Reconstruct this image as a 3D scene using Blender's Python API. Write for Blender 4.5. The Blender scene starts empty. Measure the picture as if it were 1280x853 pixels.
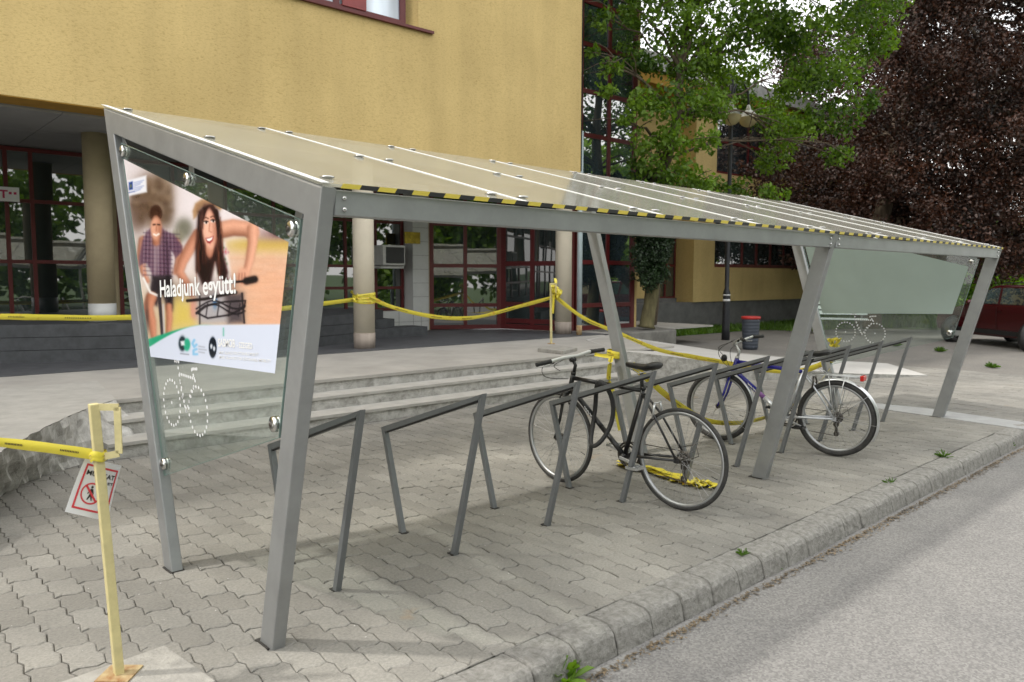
import bpy, bmesh, math, random
import numpy as np
from mathutils import Vector, Matrix, noise
random.seed(7); R = math.radians
sc = bpy.context.scene
COL = sc.collection
# ------------------------------------------------------------------ camera
FP = 962.579
F = np.array([0.68045976, 0.72823064, -0.08157609]); RT = np.array([0.73080649, -0.6825799, 0.00255979])
UP = np.array([0.05381808, 0.06135817, 0.99666383]); CP = np.array([-1.38165886, -2.94907877, 1.55])
cd = bpy.data.cameras.new('camera'); cam = bpy.data.objects.new('camera', cd); COL.objects.link(cam)
cam.matrix_world = Matrix(((RT[0], UP[0], -F[0], CP[0]), (RT[1], UP[1], -F[1], CP[1]), (RT[2], UP[2], -F[2], CP[2]), (0, 0, 0, 1)))
cd.sensor_width = 36; cd.lens = FP / 1280 * 36; cd.clip_start = 0.05; cd.clip_end = 600
cd.dof.use_dof = True; cd.dof.focus_distance = 4.6; cd.dof.aperture_fstop = 4.5
sc.camera = cam
# measured camera -> distances of surfaces (survey of the photo); n = building depth coordinate
BA = R(1.2); UB = np.array([math.cos(BA), -math.sin(BA), 0.]); NB = np.array([math.sin(BA), math.cos(BA), 0.])
def ray(u, v): return F + RT * (u - 640) / FP - UP * (v - 426.5) / FP
def gz(u, v, z=0.): d = ray(u, v); return CP + d * (z - CP[2]) / d[2]
def gx(u, v, x): d = ray(u, v); return CP + d * (x - CP[0]) / d[0]
def gy(u, v, y): d = ray(u, v); return CP + d * (y - CP[1]) / d[1]
def gb(u, v, n):
    d = ray(u, v); P = CP + d * (n - CP @ NB) / (d @ NB); return P @ UB, P[2]
def W(s, n, z): P = UB * s + NB * n; return (P[0], P[1], z)
# ------------------------------------------------------------------ materials
def newmat(name):
    m = bpy.data.materials.new(name); m.use_nodes = True; nt = m.node_tree
    b = nt.nodes['Principled BSDF']; return m, nt, b
def N(nt, t, **k):
    n = nt.nodes.new(t)
    for a, v in k.items():
        if a.startswith('i_'): n.inputs[a[2:].replace('_', ' ')].default_value = v
        else: setattr(n, a, v)
    return n
def c4(c): return (c[0], c[1], c[2], 1)
def mat(name, col, rough=.6, metal=0., var=.12, scale=6., bump=0., bscale=40., col2=None, lo=.35, hi=.65, spec=.5, stretch=None, detail=6.):
    m, nt, b = newmat(name); L = nt.links.new
    b.inputs['Roughness'].default_value = rough; b.inputs['Metallic'].default_value = metal
    b.inputs['Specular IOR Level'].default_value = spec
    tc = N(nt, 'ShaderNodeTexCoord'); vec = tc.outputs['Object']
    if stretch:
        mp = N(nt, 'ShaderNodeMapping'); mp.inputs['Scale'].default_value = stretch; L(vec, mp.inputs[0]); vec = mp.outputs[0]
    n1 = N(nt, 'ShaderNodeTexNoise', i_Scale=scale, i_Detail=detail, i_Roughness=.65); L(vec, n1.inputs['Vector'])
    cr = N(nt, 'ShaderNodeValToRGB'); cr.color_ramp.elements[0].position = lo; cr.color_ramp.elements[1].position = hi
    if col2 is None: col2 = tuple(min(1, c * (1 + var)) for c in col); col1 = tuple(c * (1 - var) for c in col)
    else: col1 = col
    cr.color_ramp.elements[0].color = c4(col1); cr.color_ramp.elements[1].color = c4(col2)
    L(n1.outputs['Fac'], cr.inputs[0]); L(cr.outputs[0], b.inputs['Base Color'])
    if bump:
        n2 = N(nt, 'ShaderNodeTexNoise', i_Scale=bscale, i_Detail=4.); L(vec, n2.inputs['Vector'])
        bp = N(nt, 'ShaderNodeBump', i_Strength=bump, i_Distance=.01); L(n2.outputs['Fac'], bp.inputs['Height']); L(bp.outputs[0], b.inputs['Normal'])
    return m
def vcol(name, rough=.35):
    m, nt, b = newmat(name); a = N(nt, 'ShaderNodeAttribute', attribute_name='Col'); nt.links.new(a.outputs['Color'], b.inputs['Base Color'])
    b.inputs['Roughness'].default_value = rough; return m
def glass(name, tint, refl_boost=1.0, dirt=0., dirtcol=(.5, .5, .48), ior=1.5, rough=.02):
    m = bpy.data.materials.new(name); m.use_nodes = True; nt = m.node_tree; nt.nodes.clear(); L = nt.links.new
    out = N(nt, 'ShaderNodeOutputMaterial'); tr = N(nt, 'ShaderNodeBsdfTransparent'); tr.inputs[0].default_value = c4(tint)
    gl = N(nt, 'ShaderNodeBsdfGlossy'); gl.inputs['Roughness'].default_value = rough; gl.inputs[0].default_value = (.95, .97, .97, 1)
    lw = N(nt, 'ShaderNodeLayerWeight', i_Blend=.5); pw = N(nt, 'ShaderNodeMath', operation='POWER'); pw.inputs[1].default_value = ior; L(lw.outputs['Facing'], pw.inputs[0])
    mu = N(nt, 'ShaderNodeMath', operation='MULTIPLY_ADD'); mu.inputs[1].default_value = refl_boost; mu.inputs[2].default_value = .035; mu.use_clamp = True
    L(pw.outputs[0], mu.inputs[0]); mx = N(nt, 'ShaderNodeMixShader')
    L(mu.outputs[0], mx.inputs[0]); L(gl.outputs[0], mx.inputs[2])
    if dirt:
        d1 = N(nt, 'ShaderNodeBsdfDiffuse'); d1.inputs[0].default_value = c4(dirtcol); d2 = N(nt, 'ShaderNodeBsdfTranslucent'); d2.inputs[0].default_value = c4(dirtcol)
        df = N(nt, 'ShaderNodeMixShader'); df.inputs[0].default_value = .55; L(d1.outputs[0], df.inputs[1]); L(d2.outputs[0], df.inputs[2])
        tc = N(nt, 'ShaderNodeTexCoord'); n1 = N(nt, 'ShaderNodeTexNoise', i_Scale=2.2, i_Detail=9., i_Roughness=.7); L(tc.outputs['Object'], n1.inputs['Vector'])
        mr = N(nt, 'ShaderNodeMapRange'); mr.inputs['From Min'].default_value = .3; mr.inputs['From Max'].default_value = .7
        mr.inputs['To Min'].default_value = dirt * .7; mr.inputs['To Max'].default_value = min(1, dirt * 1.3); L(n1.outputs['Fac'], mr.inputs[0])
        m2 = N(nt, 'ShaderNodeMixShader'); L(mr.outputs[0], m2.inputs[0]); L(tr.outputs[0], m2.inputs[1]); L(df.outputs[0], m2.inputs[2]); L(m2.outputs[0], mx.inputs[1])
    else: L(tr.outputs[0], mx.inputs[1])
    L(mx.outputs[0], out.inputs[0]); return m
def winglass(name, base=(.015, .02, .02), mixf=.22):
    m = bpy.data.materials.new(name); m.use_nodes = True; nt = m.node_tree; nt.nodes.clear(); L = nt.links.new
    out = N(nt, 'ShaderNodeOutputMaterial'); df = N(nt, 'ShaderNodeBsdfDiffuse'); gl = N(nt, 'ShaderNodeBsdfGlossy'); gl.inputs['Roughness'].default_value = .015
    tc = N(nt, 'ShaderNodeTexCoord'); n1 = N(nt, 'ShaderNodeTexNoise', i_Scale=.9, i_Detail=3.); mp = N(nt, 'ShaderNodeMapping'); mp.inputs['Scale'].default_value = (1.6, 1.6, .25)
    L(tc.outputs['Object'], mp.inputs[0]); L(mp.outputs[0], n1.inputs['Vector'])
    cr = N(nt, 'ShaderNodeValToRGB'); cr.color_ramp.elements[0].position = .4; cr.color_ramp.elements[1].position = .62
    cr.color_ramp.elements[0].color = c4(base); cr.color_ramp.elements[1].color = c4(tuple(b * 3.2 for b in base)); L(n1.outputs['Fac'], cr.inputs[0]); L(cr.outputs[0], df.inputs[0])
    n3 = N(nt, 'ShaderNodeTexNoise', i_Scale=1.3, i_Detail=1.); L(tc.outputs['Object'], n3.inputs['Vector'])
    bp = N(nt, 'ShaderNodeBump', i_Strength=.07, i_Distance=.02); L(n3.outputs['Fac'], bp.inputs['Height']); L(bp.outputs[0], gl.inputs['Normal'])
    lw = N(nt, 'ShaderNodeLayerWeight', i_Blend=.35); ad = N(nt, 'ShaderNodeMath', operation='MULTIPLY_ADD'); ad.inputs[1].default_value = .8; ad.inputs[2].default_value = mixf; ad.use_clamp = True
    L(lw.outputs['Fresnel'], ad.inputs[0]); mx = N(nt, 'ShaderNodeMixShader'); L(ad.outputs[0], mx.inputs[0]); L(df.outputs[0], mx.inputs[1]); L(gl.outputs[0], mx.inputs[2]); L(mx.outputs[0], out.inputs[0]); return m
def leafmat(name, c1, c2, trans=.35):
    m = bpy.data.materials.new(name); m.use_nodes = True; nt = m.node_tree; nt.nodes.clear(); L = nt.links.new
    out = N(nt, 'ShaderNodeOutputMaterial'); g = N(nt, 'ShaderNodeNewGeometry'); cr = N(nt, 'ShaderNodeValToRGB')
    cr.color_ramp.elements[0].color = c4(c1); cr.color_ramp.elements[1].color = c4(c2)
    tc = N(nt, 'ShaderNodeTexCoord'); n1 = N(nt, 'ShaderNodeTexNoise', i_Scale=.8, i_Detail=2.); L(tc.outputs['Object'], n1.inputs['Vector'])
    mi = N(nt, 'ShaderNodeMath', operation='MULTIPLY_ADD'); mi.inputs[1].default_value = .6; L(g.outputs['Random Per Island'], mi.inputs[0])
    m3 = N(nt, 'ShaderNodeMath', operation='MULTIPLY_ADD'); m3.inputs[1].default_value = 2.0; m3.inputs[2].default_value = -.8; L(n1.outputs['Fac'], m3.inputs[0]); L(m3.outputs[0], mi.inputs[2])
    L(mi.outputs[0], cr.inputs[0])
    b = N(nt, 'ShaderNodeBsdfPrincipled'); b.inputs['Roughness'].default_value = .5; L(cr.outputs[0], b.inputs['Base Color'])
    t = N(nt, 'ShaderNodeBsdfTranslucent'); hs = N(nt, 'ShaderNodeHueSaturation', i_Saturation=1.15, i_Value=1.3); L(cr.outputs[0], hs.inputs['Color']); L(hs.outputs[0], t.inputs[0])
    mx = N(nt, 'ShaderNodeMixShader'); mx.inputs[0].default_value = trans; L(b.outputs[0], mx.inputs[1]); L(t.outputs[0], mx.inputs[2]); L(mx.outputs[0], out.inputs[0]); return m
M = {}
M['steel'] = mat('grey_powder_coat', (.315, .325, .332), .40, .5, .09, 5, detail=10.)
M['gap_shade'] = mat('dark_gap_shade', (.035, .033, .03), .95)  # dark tone for post-foot gaps and for contact shadow painted at rack feet
M['rack'] = mat('dark_grey_powder_coat', (.185, .195, .205), .45, .35, .06, 5)
M['rail'] = mat('white_seal_strip', (.85, .86, .86), .4, .2, .05, 8)
M['chrome'] = mat('stainless', (.62, .62, .62), .18, 1., .05, 10)
M['roofglass'] = glass('dusty_roof_glass', (.96, .98, .97), .62, .45, (.74, .72, .64), 4.2, .09)
M['paneglass'] = glass('clear_green_glass', (.93, .965, .945), .8, .05, (.6, .66, .63), 5.)
M['glassedge'] = mat('glass_edge', (.17, .25, .235), .15, 0, .1)
M['white'] = mat('white_print', (.78, .79, .80), .5, 0, .03)
M['boardback'] = mat('pale_board_back', (.33, .405, .385), .35, 0, .03, 1.5)
M['red_frame'] = mat('dark_red_frame', (.105, .012, .013), .42, 0, .12, 4)
M['wglass'] = winglass('dark_window_glass'); M['wglass2'] = winglass('tower_glass', (.02, .03, .035), .40)
M['curtain'] = winglass('window_with_pale_blind', (.26, .30, .35), .10)
M['redpanel'] = mat('red_panel', (.22, .03, .03), .35, 0, .2, 2)
M['soffit'] = mat('grey_soffit', (.30, .30, .30), .7, 0, .06, 3)
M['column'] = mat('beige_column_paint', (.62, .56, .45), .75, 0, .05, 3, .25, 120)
M['colbase'] = mat('column_foot_tiles', (.33, .28, .24), .7, 0, .15, 30, stretch=(1, 1, .05))
M['tile'] = mat('white_wall_tile', (.60, .61, .60), .35, 0, .05, 4)
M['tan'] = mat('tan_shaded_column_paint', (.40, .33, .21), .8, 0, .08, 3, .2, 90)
M['darkstone'] = mat('dark_stone', (.060, .064, .070), .6, 0, .25, 8, .1, 30)
M['gold'] = mat('brass_plaque', (.45, .33, .05), .35, .7, .3, 9)
M['cream'] = mat('cream_chipped_paint', (.60, .53, .27), .55, 0, .10, 14, .15, 60)
M['rust'] = mat('rusty_plate', (.26, .13, .05), .8, 0, .3, 20, col2=(.45, .36, .20))
M['slab'] = mat('cast_concrete', (.31, .30, .275), .9, 0, .18, 9, .5, 70)
M['whitepaper'] = mat('white_paper', (.74, .75, .78), .4, 0, .02)
M['redink'] = mat('red_ink', (.62, .05, .07), .5, 0, .05); M['blackink'] = mat('black_ink', (.02, .02, .022), .5)
M['black'] = mat('black_paint', (.012, .012, .013), .35, 0, .2, spec=.6); M['tyre'] = mat('tyre_rubber', (.022, .022, .023), .75, 0, .25, 30, col2=(.05, .048, .045))
M['rim'] = mat('alu_rim', (.40, .41, .42), .42, .75, .05); M['spoke'] = mat('spoke_steel', (.42, .42, .42), .35, .9, .05)
M['alu'] = mat('brushed_alu', (.62, .63, .64), .32, .8, .08); M['oily'] = mat('oily_steel', (.10, .09, .08), .45, .7, .4, 60)
M['grip'] = mat('rubber_grip', (.03, .03, .032), .6); M['saddle'] = mat('black_vinyl', (.018, .018, .019), .42)
M['blue'] = mat('blue_gloss', (.02, .02, .26), .25, 0, .1, spec=.7); M['silver'] = mat('silver_paint', (.60, .62, .66), .3, .5, .05)
M['redlens'] = mat('red_reflector', (.55, .015, .01), .2, 0, .1); M['whitebar'] = mat('white_handlebar', (.70, .71, .72), .35, .2, .04)
M['bark'] = mat('bark', (.10, .075, .05), .9, 0, .3, 12, .6, 25, stretch=(1, 1, .25)); M['bark2'] = mat('mossy_bark', (.12, .105, .05), .9, 0, .35, 9, .6, 25, stretch=(1, 1, .25))
M['lampmetal'] = mat('charcoal_lamp_paint', (.028, .03, .036), .5, .2, .2); M['globe'] = mat('yellowed_globe', (.55, .47, .26), .25, 0, .08)
M['galv'] = mat('pale_downpipe', (.42, .50, .53), .5, .2, .06)
M['bin'] = mat('slate_bin', (.055, .065, .085), .6, 0, .15, stretch=(1, 1, 8), scale=4); M['binred'] = mat('red_bin_rim', (.42, .025, .02), .5)
M['cardark'] = mat('car_maroon', (.060, .004, .006), .18, .25, .1, spec=.7); M['carblack'] = mat('car_black_trim', (.01, .01, .011), .5)
M['carglass'] = winglass('car_glass', (.02, .03, .03), .25); M['bench'] = mat('pale_bench_paint', (.62, .68, .66), .5, 0, .06)
M['plinth'] = mat('grey_plinth', (.145, .145, .145), .85, 0, .2, 2.5, .3, 50); M['planter'] = mat('old_concrete', (.17, .165, .15), .9, 0, .3, 3, .4, 40)
M['parapet'] = mat('parapet_concrete', (.42, .42, .42), .85, 0, .2, 4); M['ac'] = mat('ac_shell', (.55, .55, .53), .5); M['acgrille'] = mat('ac_grille', (.035, .035, .035), .6)
def tape_mat():
    m, nt, b = newmat('yellow_plastic_tape'); L = nt.links.new; b.inputs['Roughness'].default_value = .35
    tc = N(nt, 'ShaderNodeTexCoord'); n = N(nt, 'ShaderNodeTexNoise', i_Scale=9., i_Detail=8.); L(tc.outputs['Object'], n.inputs['Vector'])
    cr = N(nt, 'ShaderNodeValToRGB'); e = cr.color_ramp.elements; e[0].position = .31; e[0].color = (.52, .27, .03, 1); e[1].position = .41; e[1].color = (.70, .60, .06, 1)
    L(n.outputs['Fac'], cr.inputs[0]); L(cr.outputs[0], b.inputs['Base Color']); b.inputs['Subsurface Weight'].default_value = 0
    return m
M['tape'] = tape_mat(); M['tapeink'] = mat('tape_print', (.05, .03, .02), .5)
def stucco():
    m, nt, b = newmat('yellow_scratched_render'); L = nt.links.new; b.inputs['Roughness'].default_value = .9
    tc = N(nt, 'ShaderNodeTexCoord'); mp = N(nt, 'ShaderNodeMapping'); mp.inputs['Scale'].default_value = (3.0, 3.0, 8.); mp.inputs['Rotation'].default_value = (0, R(8), 0); L(tc.outputs['Object'], mp.inputs[0])
    n1 = N(nt, 'ShaderNodeTexNoise', i_Scale=8., i_Detail=8., i_Roughness=.72, i_Distortion=.6); L(mp.outputs[0], n1.inputs['Vector'])
    n2 = N(nt, 'ShaderNodeTexNoise', i_Scale=.6, i_Detail=4.); L(tc.outputs['Object'], n2.inputs['Vector'])
    cr = N(nt, 'ShaderNodeValToRGB'); e = cr.color_ramp.elements; e[0].position = .30; e[0].color = (.42, .295, .105, 1); e[1].position = .50; e[1].color = (.63, .475, .21, 1)
    L(n1.outputs['Fac'], cr.inputs[0])
    cr2 = N(nt, 'ShaderNodeValToRGB'); e = cr2.color_ramp.elements; e[0].position = .35; e[0].color = (.84, .83, .80, 1); e[1].position = .65; e[1].color = (1, 1, 1, 1); L(n2.outputs['Fac'], cr2.inputs[0])
    mx = N(nt, 'ShaderNodeMix', data_type='RGBA', blend_type='MULTIPLY'); mx.inputs[0].default_value = 1; L(cr.outputs[0], mx.inputs[6]); L(cr2.outputs[0], mx.inputs[7]); n4 = N(nt, 'ShaderNodeTexNoise', i_Scale=1.0, i_Detail=6., i_Roughness=.6); m4 = N(nt, 'ShaderNodeMapping'); m4.inputs['Scale'].default_value = (2.6, 2.6, .22); L(tc.outputs['Object'], m4.inputs[0]); L(m4.outputs[0], n4.inputs['Vector'])
    c4_ = N(nt, 'ShaderNodeValToRGB'); e = c4_.color_ramp.elements; e[0].position = .3; e[0].color = (.93, .925, .92, 1); e[1].position = .6; e[1].color = (1.05, 1.05, 1.05, 1); L(n4.outputs['Fac'], c4_.inputs[0])
    mz = N(nt, 'ShaderNodeMix', data_type='RGBA', blend_type='MULTIPLY'); mz.inputs[0].default_value = 1; L(mx.outputs[2], mz.inputs[6]); L(c4_.outputs[0], mz.inputs[7]); L(mz.outputs[2], b.inputs['Base Color'])
    bp = N(nt, 'ShaderNodeBump', i_Strength=.4, i_Distance=.012); L(n1.outputs['Fac'], bp.inputs['Height']); L(bp.outputs[0], b.inputs['Normal']); return m
M['stucco'] = stucco()
M['ochre'] = mat('ochre_band', (.36, .20, .03), .85, 0, .12, 5)
# ------------------------------------------------------------------ mesh helpers
ORG = {}
class MB:
    def __init__(s): s.v = []; s.f = []; s.mi = []; s.sm = []
    def add(s, vs, fs, mi=0, smooth=False):
        o = len(s.v); s.v += [tuple(map(float, p)) for p in vs]
        for f in fs: s.f.append([i + o for i in f]); s.mi.append(mi); s.sm.append(smooth)
        return s
    def hexa(s, p, mi=0):   # 8 points: bottom 4, top 4
        return s.add(p, [(3, 2, 1, 0), (4, 5, 6, 7), (0, 1, 5, 4), (1, 2, 6, 5), (2, 3, 7, 6), (3, 0, 4, 7)], mi)
    def box(s, a, b, mi=0):
        x0, x1 = sorted((a[0], b[0])); y0, y1 = sorted((a[1], b[1])); z0, z1 = sorted((a[2], b[2]))
        return s.hexa([(x0, y0, z0), (x1, y0, z0), (x1, y1, z0), (x0, y1, z0), (x0, y0, z1), (x1, y0, z1), (x1, y1, z1), (x0, y1, z1)], mi)
    def bbox(s, s0, s1, n0, n1, z0, z1, mi=0):   # box in building coordinates
        return s.hexa([W(s0, n0, z0), W(s1, n0, z0), W(s1, n1, z0), W(s0, n1, z0), W(s0, n0, z1), W(s1, n0, z1), W(s1, n1, z1), W(s0, n1, z1)], mi)
    def tube(s, pts, r, seg=8, mi=0, closed=False, smooth=True, cap=True):
        pts = [Vector(p) for p in pts]; n = len(pts); rs = r if isinstance(r, (list, tuple)) else [r] * n
        vs = []; prev = None
        for i, p in enumerate(pts):
            if closed: t = pts[(i + 1) % n] - pts[i - 1]
            else: t = pts[min(i + 1, n - 1)] - pts[max(i - 1, 0)]
            t.normalize()
            if prev is None:
                a = Vector((0, 0, 1)) if abs(t.z) < .9 else Vector((1, 0, 0)); prev = t.cross(a).normalized()
            prev = (prev - t * prev.dot(t)).normalized(); b = t.cross(prev)
            for k in range(seg):
                an = 2 * math.pi * k / seg; vs.append(p + (prev * math.cos(an) + b * math.sin(an)) * rs[i])
        fs = []
        for i in range(n if closed else n - 1):
            for k in range(seg):
                a = i * seg + k; b2 = i * seg + (k + 1) % seg; c = ((i + 1) % n) * seg; fs.append((a, b2, c + (k + 1) % seg, c + k))
        if cap and not closed: fs.append(tuple(range(seg))[::-1]); fs.append(tuple((n - 1) * seg + k for k in range(seg)))
        return s.add(vs, fs, mi, smooth)
    def beam(s, a, b, wx, wy, up=(0, 0, 1), mi=0, side=None):   # rectangular bar from a to b
        a = Vector(a); b = Vector(b); t = (b - a).normalized()
        x = Vector(side) if side else t.cross(Vector(up)); x = (x - t * x.dot(t)).normalized(); y = t.cross(x)
        q = [(-1, -1), (1, -1), (1, 1), (-1, 1)]
        vs = [a + x * i * wx / 2 + y * j * wy / 2 for i, j in q] + [b + x * i * wx / 2 + y * j * wy / 2 for i, j in q]
        return s.add(vs, [(3, 2, 1, 0), (4, 5, 6, 7), (0, 1, 5, 4), (1, 2, 6, 5), (2, 3, 7, 6), (3, 0, 4, 7)], mi)
    def prism(s, poly, d, mi=0):    # planar polygon extruded by vector d
        n = len(poly); d = Vector(d); vs = [Vector(p) for p in poly]; vs += [p + d for p in vs]
        return s.add(vs, [tuple(range(n))[::-1], tuple(range(n, 2 * n))] + [(i, (i + 1) % n, n + (i + 1) % n, n + i) for i in range(n)], mi)
    def lathe(s, c, prof, seg=24, mi=0, axis='z', smooth=True):
        vs = []
        for r, h in prof:
            for k in range(seg):
                a = 2 * math.pi * k / seg; x, y = r * math.cos(a), r * math.sin(a)
                q = {'z': (x, y, h), 'x': (h, x, y), 'y': (y, h, x)}[axis]; vs.append((c[0] + q[0], c[1] + q[1], c[2] + q[2]))
        fs = [(i * seg + k, i * seg + (k + 1) % seg, (i + 1) * seg + (k + 1) % seg, (i + 1) * seg + k) for i in range(len(prof) - 1) for k in range(seg)]
        fs += [tuple(range(seg))[::-1], tuple((len(prof) - 1) * seg + k for k in range(seg))]
        return s.add(vs, fs, mi, smooth)
    def ball(s, c, r, seg=16, mi=0, sq=(1, 1, 1)):
        n = seg // 2; return s.lathe2(c, [(r * math.sin(math.pi * i / n), -r * math.cos(math.pi * i / n)) for i in range(n + 1)], seg, mi, sq)
    def lathe2(s, c, prof, seg, mi, sq):
        vs = [(c[0] + sq[0] * max(r, 1e-4) * math.cos(2 * math.pi * k / seg), c[1] + sq[1] * max(r, 1e-4) * math.sin(2 * math.pi * k / seg), c[2] + sq[2] * h) for r, h in prof for k in range(seg)]
        return s.add(vs, [(i * seg + k, i * seg + (k + 1) % seg, (i + 1) * seg + (k + 1) % seg, (i + 1) * seg + k) for i in range(len(prof) - 1) for k in range(seg)], mi, True)
    def build(s, name, mats, parent=None, bevel=0., root_org=None, auto=True, bseg=2, bdir=None):
        org = np.zeros(3)
        if parent is not None: org = ORG.get(parent.name, np.zeros(3))
        elif root_org is not None: org = np.array(root_org, float)
        me = bpy.data.meshes.new(name); vs = (np.array(s.v, float) - org) if len(s.v) else np.zeros((0, 3))
        me.from_pydata(vs.tolist(), [], s.f)
        for m in (mats if isinstance(mats, (list, tuple)) else [mats]): me.materials.append(M[m] if isinstance(m, str) else m)
        me.polygons.foreach_set('material_index', s.mi); me.polygons.foreach_set('use_smooth', s.sm); me.update()
        if auto:
            bm = bmesh.new(); bm.from_mesh(me); bmesh.ops.recalc_face_normals(bm, faces=bm.faces[:])
            if bevel:
                es = [e for e in bm.edges if e.is_manifold and e.calc_face_angle(0) > .6]
                if bdir is not None: es = [e for e in es if abs((e.verts[0].co - e.verts[1].co).normalized().dot(Vector(bdir).normalized())) > .9]
                bmesh.ops.bevel(bm, geom=es, offset=bevel, segments=bseg, affect='EDGES', profile=.5, clamp_overlap=True)
            bm.to_mesh(me); bm.free()
        o = bpy.data.objects.new(name, me); COL.objects.link(o)
        if parent is not None: o.parent = parent; ORG[o.name] = org
        else: o.location = org; ORG[o.name] = org
        return o
def tag(o, label, cat, group=None, kind=None):
    if label: o['label'] = label
    if cat: o['category'] = cat
    if group: o['group'] = group
    if kind: o['kind'] = kind
    return o
def thing(name, label, cat, loc=(0, 0, 0), group=None):
    o = bpy.data.objects.new(name, None); COL.objects.link(o); o.location = loc; o.empty_display_size = .2; ORG[o.name] = np.array(loc, float); return tag(o, label, cat, group)
def struct(o): o['kind'] = 'structure'; return o
def copy_tree(o, parent=None):
    c = o.copy(); COL.objects.link(c); c.parent = parent
    for ch in list(o.children): copy_tree(ch, c)
    return c
_fc = {}
def textmesh(txt, o, ex, ey, width, height, offset=0.):
    """returns (verts, faces) of text fitted into width x height at origin o, axes ex, ey (unit vectors)"""
    cu = bpy.data.curves.new('t', 'FONT'); cu.body = txt; cu.size = 1; cu.offset = offset; cu.resolution_u = 3
    ob = bpy.data.objects.new('t', cu); COL.objects.link(ob); dg = bpy.context.evaluated_depsgraph_get(); me = bpy.data.meshes.new_from_object(ob.evaluated_get(dg))
    vs = np.array([v.co[:] for v in me.vertices]); fs = [tuple(p.vertices) for p in me.polygons]
    bpy.data.objects.remove(ob); bpy.data.curves.remove(cu); bpy.data.meshes.remove(me)
    x0, x1 = vs[:, 0].min(), vs[:, 0].max(); y0, y1 = vs[:, 1].min(), vs[:, 1].max(); ch = height / (.72 if height else 1)
    o = np.array(o, float); ex = np.array(ex, float); ey = np.array(ey, float)
    out = [o + ex * (v[0] - x0) / (x1 - x0) * width + ey * v[1] * ch for v in vs]; return out, fs

exec_order = []
# ================================================================== SETTING
def quad(name, pts, m, z=None, sub=None):
    b = MB(); b.add(pts, [tuple(range(len(pts)))]); return b.build(name, m)
# asphalt
def asphalt(name, c1, c2, tint):
    m, nt, b = newmat(name); L = nt.links.new; b.inputs['Roughness'].default_value = .88
    tc = N(nt, 'ShaderNodeTexCoord'); vo = N(nt, 'ShaderNodeTexVoronoi', i_Scale=105.); L(tc.outputs['Object'], vo.inputs['Vector'])
    cr = N(nt, 'ShaderNodeValToRGB'); e = cr.color_ramp.elements; e[0].color = c4(c1); e[1].color = c4(c2); e[0].position = .05; e[1].position = .95
    sp = N(nt, 'ShaderNodeSeparateColor'); L(vo.outputs['Color'], sp.inputs[0]); L(sp.outputs[0], cr.inputs[0])
    n2 = N(nt, 'ShaderNodeTexNoise', i_Scale=1.1, i_Detail=7., i_Roughness=.6); L(tc.outputs['Object'], n2.inputs['Vector'])
    cr2 = N(nt, 'ShaderNodeValToRGB'); e = cr2.color_ramp.elements; e[0].position = .3; e[0].color = (.80, .80, .80, 1); e[1].position = .7; e[1].color = c4(tint); L(n2.outputs['Fac'], cr2.inputs[0])
    mx = N(nt, 'ShaderNodeMix', data_type='RGBA', blend_type='MULTIPLY'); mx.inputs[0].default_value = 1; L(cr.outputs[0], mx.inputs[6]); L(cr2.outputs[0], mx.inputs[7]); L(mx.outputs[2], b.inputs['Base Color'])
    bp = N(nt, 'ShaderNodeBump', i_Strength=.3, i_Distance=.003); L(vo.outputs['Distance'], bp.inputs['Height']); L(bp.outputs[0], b.inputs['Normal']); return m
M['asphalt'] = asphalt('road_asphalt', (.155, .152, .149), (.255, .25, .243), (1.05, 1.04, 1.02))
M['asphalt2'] = asphalt('path_asphalt', (.13, .125, .115), (.22, .21, .195), (1.05, 1.03, 1.0))
M['soil'] = mat('ground_soil', (.10, .085, .06), .95, 0, .3, 3)
M['grassbase'] = mat('lawn_ground', (.045, .085, .018), .95, 0, .4, 1.4, .6, 30)
M['sand'] = mat('joint_sand', (.07, .068, .05), .95, 0, .4, 3, col2=(.17, .155, .13))
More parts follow.
